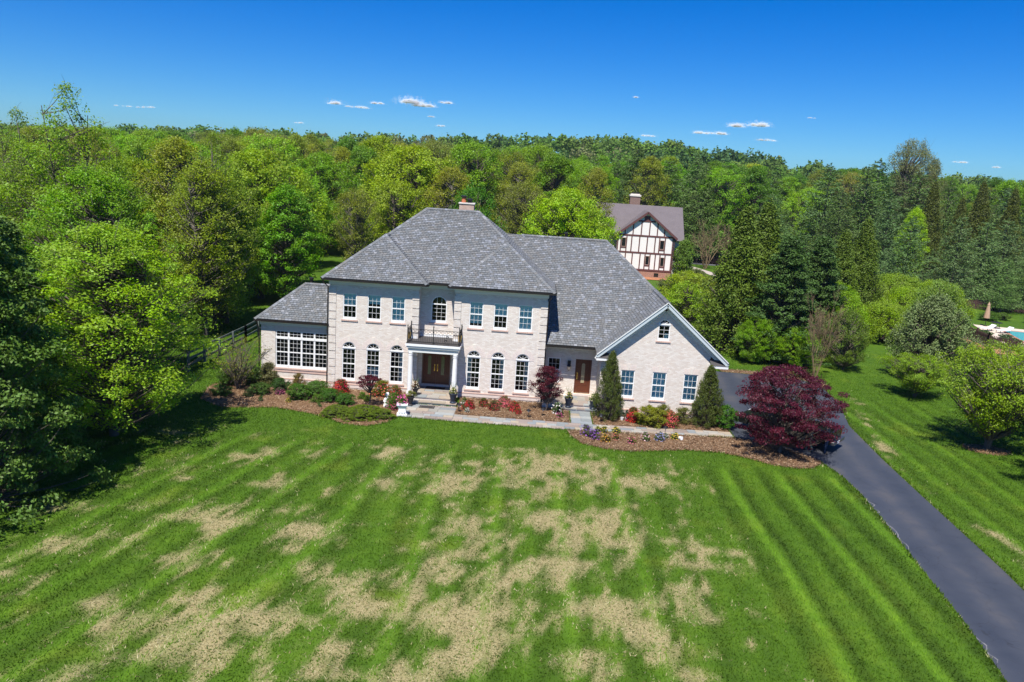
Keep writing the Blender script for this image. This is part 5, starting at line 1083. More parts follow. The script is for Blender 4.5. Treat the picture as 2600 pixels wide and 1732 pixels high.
# ------------------------------------------------------------------ fences
fm = surf('weathered_fence', (.11, .13, .13), .8, .3, 5)
def rail_fence(P, label, h=1.35, sp=2.6):
    f = empty('rail_fence', (*P[0], 0), 0, label, 'fence'); ox, oy = P[0]
    for (x0, y0), (x1, y1) in zip(P, P[1:]):
        L = math.hypot(x1-x0, y1-y0); n = max(1, round(L/sp))
        for i in range(n+1):
            x, y = x0+(x1-x0)*i/n-ox, y0+(y1-y0)*i/n-oy; MB().box(x-.07, x+.07, y-.07, y+.07, -.1, h).build('post', fm, f)
            if i < n:
                xb, yb = x0+(x1-x0)*(i+1)/n-ox, y0+(y1-y0)*(i+1)/n-oy
                for z in (.42, .82, 1.22): MB().beam((x-.09, y, z), (xb-.09, yb, z), .05, .15).build('rail', fm, f)
rail_fence([(-9.6, 1.4), (-9.4, 10.8), (-9.6, 19.5)], 'three-rail dark wooden fence running back from beside the sunroom')
rail_fence([(-47, 41), (-24, 45.5)], 'distant rail fence across the pasture at far left')
pf = surf('brown_picket', (.075, .036, .032), .8, .3, 5)
def picket(P, label, h=1.25):
    f = empty('picket_fence', (*P[0], 0), 0, label, 'fence'); ox, oy = P[0]; pk_ = MB().prismY([(-.045, .08), (.045, .08), (.045, h-.08), (0, h), (-.045, h-.08)], -.012, .012).mesh('picket', pf)
    for (x0, y0), (x1, y1) in zip(P, P[1:]):
        L = math.hypot(x1-x0, y1-y0); a = math.atan2(y1-y0, x1-x0); n = round(L/2.4)
        for i in range(n+1):
            x, y = x0+(x1-x0)*i/n-ox, y0+(y1-y0)*i/n-oy; MB().box(x-.07, x+.07, y-.07, y+.07, -.1, h+.15).build('post', pf, f)
        for z in (.3, .95): MB().beam((x0-ox, y0-oy, z), (x1-ox, y1-oy, z), .04, .09).build('rail', pf, f)
        m = int(L/.16)
        for i in range(m): inst('picket', pk_, f, (x0+(x1-x0)*(i+.5)/m-ox+.035*math.sin(a), y0+(y1-y0)*(i+.5)/m-oy-.035*math.cos(a), 0), (0, 0, a))
picket([(59.6, 37.8), (58.9, 32.2), (60.9, 28.4), (67, 24.5)], 'brown picket fence around the near side of the pool')
picket([(69, 62.5), (76, 61.5), (84, 58.5), (92, 56)], 'brown picket fence behind the pool')
# ------------------------------------------------------------------ pool corner
def quad(A, a, b, la, lb, o0=0, o1=0): return [(A[0]+a[0]*s_*1+b[0]*t_, A[1]+a[1]*s_+b[1]*t_) for s_, t_ in ((-o0, -o1), (la+o0, -o1), (la+o0, lb+o1), (-o0, lb+o1))]
pa, pb, pA = (-.263, -.965), (.965, -.263), (67.1, 43.6)
tag(inst('pool_terrace', bm_mesh('pool_terrace', sheet(quad(pA, pa, pb, 9, 7, 2.6, 2.6), .03, 0), surf('cream_paving', (.60, .50, .40), .8, .1, 2))), kind='structure')
kb = MB(); q0, q1 = quad(pA, pa, pb, 9, 7, .3, .3), quad(pA, pa, pb, 9, 7)
for i in range(4):
    j = (i+1) % 4; kb.add([(*q0[i], .07), (*q0[j], .07), (*q1[j], .07), (*q1[i], .07), (*q0[i], .03), (*q0[j], .03), (*q1[j], -.1), (*q1[i], -.1)], [(0, 1, 2, 3), (4, 5, 1, 0), (2, 6, 7, 3)])
tag(kb.build('pool_coping', surf('red_coping', (.42, .17, .11), .7, .15, 4)), kind='structure')
tag(inst('pool_water', bm_mesh('pool_water', sheet(q1, .045, 0), surf('turquoise_water', (.10, .46, .52), .08, .1, 1.2, .05, spec=.5))), kind='structure')
um = empty('parasol', (66.4, 46.2, 0), 0, 'closed tan parasol standing beside the pool', 'parasol')
MB()._lathe([(.25, 0), (.25, .08), (.03, .1), (.03, 2.9)], 0, 0, 10).build('pole', MAT['gutter'], um); c_ = MB()
c_._lathe([(.34, 1.0), (.30, 1.4), (.22, 2.0), (.15, 2.5), (.17, 2.55), (.05, 2.85), (.01, 2.95)], 0, 0, 9); c_.build('canopy', surf('tan_canvas', (.40, .26, .17), .9, .12, 5), um)
tb2 = empty('patio_table', (66.9, 44.9, 0), 0, 'dark round patio table under the closed parasol', 'table'); MB()._lathe([(.65, .70), (.65, .74)], 0, 0, 16).build('tabletop', MAT['gutter'], tb2)
for a in (0, 2.1, 4.2): MB().beam((.45*math.cos(a), .45*math.sin(a), 0), (.3*math.cos(a), .3*math.sin(a), .7), .04, .04).build('leg', MAT['gutter'], tb2)
bx_ = MB().box(-.4, .4, -.3, .3, 0, .55).box(-.43, .43, -.33, .33, .55, .62).build('storage_box', MAT['gutter'], None); bx_.location = (71.2, 45.6, .03); tag(bx_, 'dark storage box at the back edge of the pool terrace', 'box')
for i, (x, y, lb) in enumerate(((64.6, 42.6, 'white sun lounger on the pool terrace nearest the parasol'), (66.0, 41.6, 'white sun lounger on the terrace at the pool edge'))):
    l_ = empty('sun_lounger', (x, y, .03), .3, lb, 'sun lounger'); MB().box(-.95, .4, -.32, .32, .3, .36).build('seat', MAT['white'], l_); MB().beam((.4, 0, .33), (.95, 0, .7), .62, .05).build('backrest', MAT['white'], l_)
    for sx, sy in ((-.85, -.28), (-.85, .28), (.4, -.28), (.4, .28)): MB().box(sx-.02, sx+.02, sy-.02, sy+.02, 0, .3).build('leg', MAT['gutter'], l_)
rw = MB()
for i in range(16):
    x, y = 58.0-.05*i+.5*math.sin(i*.2), 36.4-.52*i; rw.box(x-.2, x+.2, y-.25, y+.25, -.1, .32+.03*(i % 3))
tag(rw.build('retaining_wall', surf('dark_stone', (.10, .075, .065), .9, .3, 4)), 'low dark stone edging below the pool fence', 'wall')
tag(inst('mulch_strip', bm_mesh('mulch_strip', sheet([(57.9, 37), (57.1, 30), (57.6, 28), (60.4, 28), (58.6, 32), (59.3, 37.6)], .06, .5, .25), surf('orange_bark', (.34, .16, .08), .9, .35, 3))), kind='structure')
tq = surf('turquoise_paint', (.02, .36, .38), .5, .05, 3)
for x, y, r_, lb in ((53.2, 47.6, 2.6, 'left turquoise garden chair under the weeping trees'), (54.4, 47.9, 2.2, 'right turquoise garden chair under the weeping trees')):
    ch_ = empty('garden_chair', (x, y, 0), r_, lb, 'chair')
    MB().beam((-.3, 0, .42), (.3, 0, .32), .6, .04).build('seat', tq, ch_)
    for k in range(5): MB().beam((.28, -.24+.12*k, .32), (.55, -.26+.13*k, 1.15-.03*abs(k-2)), .1, .03).build('slat', tq, ch_)
    for s_ in (-.34, .34): MB().beam((-.35, s_, .6), (.4, s_, .6), .1, .03).build('armrest', tq, ch_); MB().beam((-.3, s_, 0), (-.3, s_, .58), .08, .04).build('leg', tq, ch_); MB().beam((.4, s_, 0), (.3, s_, .58), .08, .04).build('leg', tq, ch_)
# ------------------------------------------------------------------ pickup behind the maple
blk = NT('black_paint'); blk.fin((.006, .008, .007), .3, .35); blk.b.inputs['Coat Weight'].default_value = .15; MAT['carpaint'] = blk.m
chrome = surf('dull_chrome', (.28, .28, .28), .45, .1, 4, metal=1); rubber = surf('tyre_rubber', (.015, .015, .016), .85, .2, 8)
tk = empty('pickup_truck', (27.75, -3.35, .006), math.atan2(3.3, -4.2), 'black pickup truck parked behind the purple-red maple', 'pickup')
def arch(cx, r_=.46, n=8): return [(cx+r_*math.cos(a), .42+r_*math.sin(a)) for a in [math.pi*k/n for k in range(n+1)]]
low = [(-2.68, .48)]+arch(-1.62)[::-1]+arch(1.68)[::-1]+[(2.62, .45), (2.70, .62), (2.66, .92), (2.5, .98), (1.3, 1.10), (-.55, 1.12), (-.55, .78), (-2.68, .78)]
MB().prismY(low, -.88, .88).build('body', MAT['carpaint'], tk, bevel=.02)
bd = MB().box(-2.64, -.56, -.90, -.80, .78, 1.16).box(-2.64, -.56, .80, .90, .78, 1.16).box(-.62, -.56, -.8, .8, .78, 1.16).box(-2.6, -.6, -.8, .8, .77, .80); bd.build('cargo_bed', MAT['carpaint'], tk)
tg_ = MB().box(-2.71, -2.64, -.78, .78, .70, 1.18).build('tailgate', MAT['carpaint'], tk, bevel=.015)
MB().box(-2.73, -2.71, -.16, .16, 1.02, 1.10).build('handle', MAT['gutter'], tg_)
bdg = MB()
for k in range(6): bdg.box(-2.722, -2.712, -.42+.17*k-.03, -.42+.17*k+.03, .86, .94)
bdg.build('tailgate_lettering', chrome, tg_)
cb = MB(); yb, yt = .86, .68
cb.add([(-.5, -yb, 1.10), (1.32, -yb, 1.10), (1.32, yb, 1.10), (-.5, yb, 1.10), (-.36, -yt, 1.76), (.55, -yt, 1.76), (.55, yt, 1.76), (-.36, yt, 1.76)], [(0, 3, 2, 1), (4, 5, 6, 7), (0, 1, 5, 4), (1, 2, 6, 5), (2, 3, 7, 6), (3, 0, 4, 7)]); cab = cb.build('cab', MAT['carpaint'], tk, bevel=.03)
def lerp3(a, b, t_): return tuple(a[i]+(b[i]-a[i])*t_ for i in range(3))
def glassq(P, nm, ins=.1, off=.012):
    c_ = tuple(sum(p[i] for p in P)/4 for i in range(3)); Q = [Vector(lerp3(p, c_, ins)) for p in P]; n_ = (Q[1]-Q[0]).cross(Q[2]-Q[0]).normalized(); n_ = n_ if n_.dot(Vector(c_)-Vector((.3, 0, 1.4))) > 0 else -n_
    MB().add([tuple(q+n_*off) for q in Q], [(0, 1, 2, 3)]).build(nm, MAT['darkglass'], cab)
glassq([(1.32, -yb, 1.10), (1.32, yb, 1.10), (.55, yt, 1.76), (.55, -yt, 1.76)], 'windscreen'); glassq([(-.5, -yb, 1.10), (-.5, yb, 1.10), (-.36, yt, 1.76), (-.36, -yt, 1.76)], 'rear_window', .16)
for s_ in (-1, 1): glassq([(-.5, s_*yb, 1.10), (1.32, s_*yb, 1.10), (.55, s_*yt, 1.76), (-.36, s_*yt, 1.76)], 'side_window', .14)
rb_ = MB().box(-2.90, -2.70, -.88, .88, .46, .66).build('rear_bumper', chrome, tk, bevel=.02); MB().box(-2.915, -2.90, .05, .37, .50, .64).build('licence_plate', MAT['white'], rb_)
MB().box(2.66, 2.80, -.85, .85, .42, .62).build('front_bumper', chrome, tk, bevel=.02); MB().box(2.665, 2.70, -.45, .45, .68, .92).build('grille', MAT['gutter'], tk)
red = surf('red_lens', (.35, .01, .01), .2, .05, 5)
for s_ in (-1, 1):
    MB().box(-2.70, -2.60, s_*.79-.0, s_*.79+s_*.10, .74, 1.12).build('tail_light', red, tk); MB().box(2.58, 2.705, s_*.50, s_*.80, .72, .92).build('headlight', surf('lamp_lens', (.7, .72, .75), .1, .05, 4), tk); MB().box(.95, 1.1, s_*.9, s_*1.08, 1.12, 1.3).build('wing_mirror', MAT['carpaint'], tk)
    for x in (-1.62, 1.68):
        whl = MB(); n = 20
        P = [(.38*math.cos(2*math.pi*k/n)+x, .38+.38*math.sin(2*math.pi*k/n)) for k in range(n)]; ty_ = whl.prismY(P, min(s_*.68, s_*.90), max(s_*.68, s_*.90)).build('wheel', rubber, tk, bevel=.02)
        MB().prismY([(.22*math.cos(2*math.pi*k/12)+x, .38+.22*math.sin(2*math.pi*k/12)) for k in range(12)], min(s_*.905, s_*.89), max(s_*.905, s_*.89)).build('rim', chrome, ty_)
# ------------------------------------------------------------------ two people in the maple's shade
def person(loc, rz, label, trousers, shirt, stride):
    V = []; Ed = []; Rr = []
    def pt(x, y, z, r_, p=None):
        V.append((x, y, z)); Rr.append(r_); i = len(V)-1
        if p is not None: Ed.append((p, i))
        return i
    pel = pt(0, 0, .96, .15); ab = pt(0, 0, 1.12, .135, pel); chs = pt(0, -.01, 1.32, .155, ab); nk = pt(0, 0, 1.47, .06, chs); hd0 = pt(0, .015, 1.55, .075, nk); hd = pt(0, .02, 1.64, .098, hd0); pt(0, .01, 1.72, .085, hd)
    pt(0, .125, 1.615, .018, hd)                                            # nose
    for s_ in (-1, 1):
        f = stride*s_
        hip = pt(.10*s_, 0, .90, .10, pel); kn = pt(.11*s_, .5*f*.5+.05, .50, .068, hip); an = pt(.11*s_, f*.5-.03*(f < 0), .10, .045, kn); ft = pt(.11*s_, f*.5+.06, .05, .042, an); pt(.12*s_, f*.5+.18, .035, .036, ft)
        sh = pt(.19*s_, 0, 1.38, .07, chs); el = pt(.26*s_, -.25*f-.02, 1.12, .046, sh); wr = pt(.27*s_, -.45*f+.08, .90, .032, el); pm = pt(.27*s_, -.45*f+.11, .85, .036, wr)
        for q, dz in ((-.024, .085), (-.008, .095), (.008, .09), (.024, .075)):
            a = pt(.27*s_, -.45*f+.11+q, .85-dz*.5, .0085, pm); pt(.265*s_, -.45*f+.12+q, .85-dz, .008, a)
        th = pt(.245*s_, -.45*f+.15, .86, .010, pm); pt(.24*s_, -.45*f+.17, .82, .009, th)
        pt(.095*s_, 0, 1.63, .022, hd)                                       # ear
    me = bpy.data.meshes.new('person'); me.from_pydata(V, Ed, [])
    o = bpy.data.objects.new('person', me); link(o); o.location = loc; o.rotation_euler = (0, 0, rz)
    md = o.modifiers.new('skin', 'SKIN'); sk = me.skin_vertices[0].data
    for i, r_ in enumerate(Rr): sk[i].radius = (r_, r_)
    sk[0].use_root = True
    o.modifiers.new('sub', 'SUBSURF').render_levels = 2; o.modifiers['sub'].levels = 1
    t = NT('clothed_person'); p = t.n('SeparateXYZ', {0: t.n('TexCoord').outputs['Object']}); z = p.outputs[2]; ax = t.math('ABSOLUTE', p.outputs[0])
    c_ = t.mix(t.math('GREATER_THAN', z, 1.0), trousers, shirt); hand = t.math('MULTIPLY', t.math('GREATER_THAN', ax, .2), t.math('LESS_THAN', z, .93)); c_ = t.mix(hand, c_, (.45, .27, .19)); c_ = t.mix(t.math('GREATER_THAN', z, 1.45), c_, (.45, .27, .19)); c_ = t.mix(t.math('LESS_THAN', z, .085), c_, (.08, .07, .06))
    eye = t.math('MULTIPLY', t.math('MULTIPLY', t.math('GREATER_THAN', p.outputs[1], .08), t.math('LESS_THAN', t.math('ABSOLUTE', t.math('SUBTRACT', z, 1.645)), .008)), t.math('LESS_THAN', t.math('ABSOLUTE', t.math('SUBTRACT', ax, .035)), .014)); c_ = t.mix(eye, c_, (.03, .02, .02))
    me.materials.append(t.fin(c_, .8, .2)); tag(o, label, 'person')
    hb = bmesh.new(); bmesh.ops.create_uvsphere(hb, u_segments=14, v_segments=8, radius=.112)
    for v in list(hb.verts):
        if v.co.z < -.03 or (v.co.y > .05 and v.co.z < .05): hb.verts.remove(v)
    inst('hair', bm_mesh('hair', hb, surf('dark_hair', (.03, .02, .015), .7, .2, 20), True), o, (0, .008, 1.66))
person((28.25, -5.6, .006), 1.2, 'person in grey green trousers walking under the purple-red maple', (.10, .14, .12), (.12, .13, .14), .32)
person((29.05, -5.75, .006), -2.3, 'person in blue trousers standing behind the maple near the truck', (.018, .032, .07), (.05, .05, .06), .08)
# ------------------------------------------------------------------ planting in the beds
def blossoms(key, seed, R, H, n, size, dome=True):
    rg = np.random.default_rng(seed); u_ = unit(rg.normal(0, 1, (n, 3))); u_[:, 2] = np.abs(u_[:, 2]); P = u_*np.array([R, R, H*.95])*rg.uniform(.8, 1.12, (n, 1)); P[:, 2] += .06*H
    V, F = leaves(rg, P, u_*1.2+np.array([0, 0, .3]), size, .9, .5); PROTO[key] = mesh_np(key, V, F, MAT['petal'], {'lv': np.repeat(rg.uniform(0, 1, n), 4)})
blossoms('bloom_dense', 1, .64, .98, 800, .08); blossoms('bloom_sparse', 2, .64, 1.0, 260, .08); blossoms('bloom_small', 3, .25, .44, 70, .065)
def shrub(x, y, h, col, label, name='shrub', key='shrub', sx=1, bloom=None, bk='bloom_dense', cat='shrub', z=.07, group=None):
    h = h*(.82 if x < 6 and y < 1 else .92); p = PROTO[key]; k = h/p['H']; r_ = empty(name, (x, y, z), rs.uniform(0, 6), label, cat, group); r_.scale = (k*sx, k*sx, k)
    inst('stems', p['trunk'], r_); inst('foliage', p['crown'], r_, color=col)
    if bloom: inst('blossoms', PROTO[bk], r_, color=bloom)
    return r_
RED = (.55, .015, .035); PINKC = (.75, .16, .2); CORAL = (.70, .17, .12); MAG = (.62, .06, .32); PURP = (.22, .10, .42); YELF = (.8, .6, .05); WHITEF = (.85, .82, .8)
A_ = 'azalea_bush'
shrub(9.15, -2.35, .56, (.07, .11, .02), 'red flowering azalea nearest the front steps', A_, sx=1.0, bloom=RED); shrub(9.95, -1.75, .54, (.10, .12, .02), 'red azalea with olive leaves, second from the front steps', A_, bloom=RED, bk='bloom_sparse')
shrub(10.6, -2.35, .6, (.10, .11, .025), 'olive brown azalea with few flowers under the second right window', A_, bloom=RED, bk='bloom_sparse'); shrub(11.2, -1.4, .68, (.10, .14, .03), 'pink flowering azalea against the wall in the middle bed', A_, bloom=PINKC); shrub(11.85, -2.2, .62, (.09, .11, .02), 'red azalea at the right of the middle bed group', A_, bloom=(.6, .03, .05))
shrub(12.1, -2.75, .35, (.08, .12, .02), 'tiny red azalea in front of the middle bed group', A_, bloom=RED)
shrub(3.5, -.95, 1.15, (.16, .19, .02), 'orange and coral azalea left of the porch column', A_, bloom=CORAL, bk='bloom_sparse', sx=1.15); shrub(1.05, -1.0, 1.0, (.08, .10, .02), 'crimson azalea under the leftmost ground floor window', A_, bloom=(.5, .012, .03)); shrub(4.45, -1.25, .9, (.11, .14, .02), 'small coral red azalea beside the porch column', A_, bloom=(.65, .08, .09), bk='bloom_sparse')
shrub(-1.75, -.55, 1.05, (.19, .14, .03), 'orange tinged shrub against the sunroom wall', sx=.8); shrub(-1.0, -3.0, 1.1, (.085, .20, .012), 'rounded bright green shrub in front of the sunroom', key='shrub2', sx=1.0); shrub(-.2, -1.8, 1.0, (.10, .20, .03), 'light green shrub at the corner of sunroom and front wall', key='shrub2', sx=1.2)
shrub(.9, -2.9, .85, (.075, .18, .02), 'leafy green shrub left of the grafted maple', key='shrub2', sx=1.3); shrub(1.95, -3.3, .75, (.07, .175, .018), 'leafy green shrub touching the grafted maple', key='shrub2', sx=1.2); shrub(.2, -3.3, .55, (.12, .22, .02), 'low lime green plant between the green shrubs', sx=1.3)
shrub(-2.6, -1.5, .9, (.05, .12, .02), 'dark shrub in the shade by the sunroom', key='shrub2'); shrub(-2.35, -2.2, .45, (.06, .10, .03), 'purple flowering low plant in the shade', sx=1.3, bloom=MAG, bk='bloom_sparse'); shrub(-1.35, -3.75, .35, (.08, .14, .02), 'small yellow flower at the front of the left bed', key='flower', cat='flower', bloom=YELF, bk='bloom_small')
shrub(-3.6, -.6, 1.7, (.16, .16, .05), 'pale bronze shrub at the left corner of the sunroom', sx=.85); shrub(2.6, -2.0, .5, (.11, .22, .015), 'small lime plant behind the grafted maple'); shrub(3.0, -2.4, .45, (.12, .2, .02), 'small green plant right of the grafted maple')
shrub(-3.9, -3.2, .55, (.05, .10, .02), 'low dark plant in the shaded mulch'); shrub(-2.9, -3.9, .4, (.07, .16, .02), 'tiny green plant near the lawn edge at left', key='flower', cat='flower'); shrub(.6, -4.2, .35, (.08, .17, .02), 'tiny green plant at the mulch tip left of the clipped mounds', key='flower', cat='flower')
shrub(-4.5, -.5, 1.3, (.09, .17, .02), 'green shrub at the left end of the sunroom', key='shrub2'); shrub(-5.5, -3.3, .75, (.07, .14, .02), 'low green shrub at the left tip of the mulch bed', key='shrub2', sx=1.3); shrub(-3.4, -2.5, .8, (.08, .16, .02), 'green shrub in the shaded middle of the left bed', key='shrub2', sx=1.2); shrub(-6.0, -.9, 1.1, (.075, .15, .02), 'green shrub behind the twiggy dogwood', key='shrub2', sx=1.1)
m1 = shrub(2.0, -5.3, .62, (.15, .22, .012), 'low clipped boxwood mound, the left of two', 'boxwood_mound', 'mound', z=.0, sx=1); m1.scale = (.95, .75, .55); m1.rotation_euler = (0, 0, .1)
m2 = shrub(3.6, -5.3, .7, (.15, .22, .012), 'wide clipped boxwood mound beside the white urn', 'boxwood_mound', 'mound', z=.0, sx=1); m2.scale = (1.35, 1.0, .62); m2.rotation_euler = (0, 0, .25)
shrub(4.85, -3.55, 1.1, (.10, .19, .02), 'green bush with pink blooms beside the garden statue', 'flowering_bush', 'shrub2', sx=.75, bloom=(.7, .12, .25), bk='bloom_sparse')
shrub(19.88, -3.0, 1.15, (.22, .24, .015), 'large yellow green shrub below the middle gable window', key='shrub2', sx=1.15); shrub(18.9, -2.6, .9, (.10, .12, .02), 'red azalea between white pots and yellow shrub', A_, bloom=RED, sx=.85); shrub(19.3, -2.95, .55, (.24, .27, .02), 'small lime shrub at the foot of the yellow one')
shrub(20.9, -2.85, .95, (.13, .15, .02), 'red azalea right of the yellow shrub', A_, bloom=(.6, .06, .06), sx=1.1); shrub(20.7, -2.2, 1.1, (.16, .18, .02), 'olive shrub behind the red azalea at the gable', sx=.8); shrub(21.9, -2.25, 1.0, (.14, .15, .025), 'olive and bronze shrub left of the corner holly', sx=1.1); shrub(24.35, -2.45, 1.35, (.075, .19, .015), 'bright green rounded shrub where the walk meets the drive', key='shrub2', sx=.85)
shrub(8.75, -2.1, .4, (.13, .15, .05), 'small cream flower by the front steps', key='flower', cat='flower', bloom=WHITEF, bk='bloom_small'); shrub(8.85, -2.75, .35, (.10, .14, .03), 'small red flower near the path light at the steps', key='flower', cat='flower', bloom=RED, bk='bloom_small'); shrub(9.1, -3.1, .3, (.12, .16, .03), 'small white flower at the near corner of the middle bed', key='flower', cat='flower', bloom=WHITEF, bk='bloom_small'); shrub(8.75, -1.3, .4, (.10, .16, .02), 'small green plant against the wall by the steps', key='flower', cat='flower')
shrub(14.4, -2.0, .75, (.08, .15, .03), 'white flowering plant right of the small red maple', key='flower', sx=.9, cat='flower', bloom=WHITEF, bk='bloom_small'); shrub(14.55, -2.75, .32, (.10, .12, .03), 'rose pink flower cushion at the corner of the middle bed', key='flower', cat='flower', sx=1.4, bloom=(.75, .12, .4), bk='bloom_small'); shrub(14.7, -2.3, .25, (.06, .12, .02), 'low green plant beside the pink cushion', key='flower', cat='flower')
for x, y, h, c_, b_, lb in ((15.96, -5.7, .62, (.10, .10, .05), PURP, 'purple flower mound at the tip of the front bed'), (16.42, -6.25, .6, (.08, .11, .04), (.26, .09, .40), 'purple flower mound, second from the tip of the front bed'), (16.65, -5.15, .4, (.12, .17, .02), (.5, .5, .06), 'potted yellow flower, first of three along the walk'), (17.0, -5.12, .42, (.12, .17, .02), (.6, .45, .05), 'potted yellow flower, second of three along the walk'), (17.66, -5.05, .42, (.10, .17, .02), YELF, 'potted yellow flower, third along the walk'), (16.95, -6.68, .48, (.18, .16, .02), (.7, .35, .04), 'orange and yellow flower clump near the lawn'), (17.58, -6.15, .42, (.14, .15, .02), (.6, .18, .12), 'coral flower clump in the front bed'), (18.36, -6.6, .42, (.19, .2, .02), (.7, .12, .3), 'yellow leaved plant with a pink flower near the lawn'), (19.22, -5.9, .5, (.09, .15, .03), (.75, .5, .55), 'pale pink flower mound in the front bed'), (20.02, -5.75, .52, (.10, .15, .06), (.33, .33, .62), 'pale blue flower mound in the front bed'), (20.95, -5.3, .4, (.10, .15, .02), YELF, 'yellow flowering plant beside the white tipped pot'), (20.45, -5.25, .3, (.08, .14, .04), WHITEF, 'small white flower right of the blue mound')):
    shrub(x, y, h, c_, lb, 'flower_clump', 'flower', 1.15, b_, 'bloom_small', 'flower', group='flowers in the front bed')
pt_ = MB()._lathe([(.085, -.1), (.11, .12), (.115, .12)], 0, 0, 12).build('white_pot', MAT['white']); pt_.location = (21.2, -5.4, .17); pt_.rotation_euler = (1.4, 0, .6); tag(pt_, 'white pot lying on its side on the mulch', 'pot')
# planters
navy = surf('dark_blue_glaze', (.018, .028, .05), .35, .2, 5); grey = surf('dark_grey_pot', (.03, .028, .028), .6, .2, 5)
def planter(x, y, z, h, mat, label, col, bloom=None, spike=False, sx=1):
    r_ = empty('planter', (x, y, z), 0, label, 'planter'); k = h/.5
    MB()._lathe([(.14*k, 0), (.16*k, .04*k), (.09*k, .10*k), (.11*k, .14*k), (.19*k, .42*k), (.22*k, .46*k), (.22*k, .5*k), (.19*k, .5*k), (.18*k, .46*k)], 0, 0, 16).build('pot', mat, r_)
    p = PROTO['flower']; f = inst('foliage', p['crown'], r_, (0, 0, .44*k), scale=(sx, sx, 1), color=col)
    if bloom: inst('blossoms', PROTO['bloom_small'], r_, (0, 0, .46*k), scale=(sx, sx, 1), color=bloom)
    if spike:
        mb = MB()
        for q in range(12):
            a = q*.9; mb.tube([(0, 0, .5*k), (.08*math.cos(a), .08*math.sin(a), .8*k), (.25*math.cos(a), .25*math.sin(a), .95*k+.1*(q % 3))], [.012, .009, .003], 3)
        mb.build('spikes', surf('green_blade', (.12, .17, .05), .6, .1, 5), r_)
planter(8.1, -1.93, .19, .62, navy, 'dark blue planter on the lower front step at right', (.17, .2, .04), (.75, .72, .35), True); planter(5.62, -2.55, .045, .55, grey, 'dark pot with yellow green leaves left of the front steps', (.20, .22, .04), None, False, 1.5); planter(5.72, -1.4, .36, .5, grey, 'dark pot with rust coloured plant on the porch at left', (.19, .09, .03), (.8, .75, .6), True)
planter(15.1, -1.08, .19, .62, navy, 'dark blue planter left of the side door', (.13, .17, .03), (.6, .45, .1), True); planter(16.6, -1.08, .19, .62, navy, 'dark blue planter right of the side door', (.13, .18, .03), (.75, .72, .4), False, 1.2)
for x, y, lb in ((18.25, -2.5, 'white pot at the foot of the pointed holly'), (18.52, -2.45, 'white pot beside the red azalea at the gable')):
    r_ = empty('white_pot', (x, y, .07), 0, lb, 'pot'); MB()._lathe([(.08, 0), (.11, .18), (.115, .18)], 0, 0, 12).build('pot', MAT['white'], r_); inst('foliage', PROTO['flower']['crown'], r_, (0, 0, .16), scale=(.8, .8, 1.1), color=(.05, .09, .05))
ur = empty('white_urn', (5.48, -4.5, .03), .12, 'white square stone urn with pink flowers at the corner of the walk', 'planter')
MB().box(-.29, .29, -.24, .24, 0, .10).add([(-.24, -.2, .1), (.24, -.2, .1), (.24, .2, .1), (-.24, .2, .1), (-.19, -.16, .42), (.19, -.16, .42), (.19, .16, .42), (-.19, .16, .42)], [(0, 1, 5, 4), (1, 2, 6, 5), (2, 3, 7, 6), (3, 0, 4, 7), (4, 5, 6, 7)]).add([(-.19, -.16, .42), (.19, -.16, .42), (.19, .16, .42), (-.19, .16, .42), (-.30, -.25, .62), (.30, -.25, .62), (.30, .25, .62), (-.30, .25, .62)], [(0, 1, 5, 4), (1, 2, 6, 5), (2, 3, 7, 6), (3, 0, 4, 7)]).box(-.31, .31, -.26, .26, .62, .68).build('pedestal', MAT['white'], ur)
rl_ = MB()
for x in (-.13, 0, .13): rl_._lathe([(.0, .17), (.045, .2), (.045, .26), (.0, .3)], x, -.195, 8)
rl_.build('relief', MAT['white'], ur); inst('foliage', PROTO['flower']['crown'], ur, (0, 0, .64), scale=(1.1, 1.0, 1), color=(.09, .17, .02)); inst('blossoms', PROTO['bloom_small'], ur, (0, 0, .66), scale=(1.4, 1.2, 1.3), color=(.8, .12, .45))
stt = empty('garden_statue', (4.36, -3.15, .05), .2, 'small white seated stone figure at the edge of the left bed', 'statue')
MB().box(-.22, .22, -.2, .2, 0, .10).build('plinth', MAT['white'], stt)
bdy = MB()._lathe([(.19, .10), (.21, .18), (.15, .34), (.13, .46), (.16, .54), (.07, .60), (.10, .66), (.12, .74), (.09, .84), (.02, .88)], 0, 0, 14); bdy.tube([(.14, -.02, .5), (.2, -.1, .36), (.1, -.2, .26)], [.05, .045, .04], 6).tube([(-.14, -.02, .5), (-.2, -.1, .36), (-.1, -.2, .26)], [.05, .045, .04], 6).tube([(.1, -.08, .18), (.13, -.28, .22), (.12, -.3, .1)], [.07, .06, .05], 6).tube([(-.1, -.08, .18), (-.13, -.28, .22), (-.12, -.3, .1)], [.07, .06, .05], 6); bdy.build('figure', MAT['white'], stt, smooth=True)
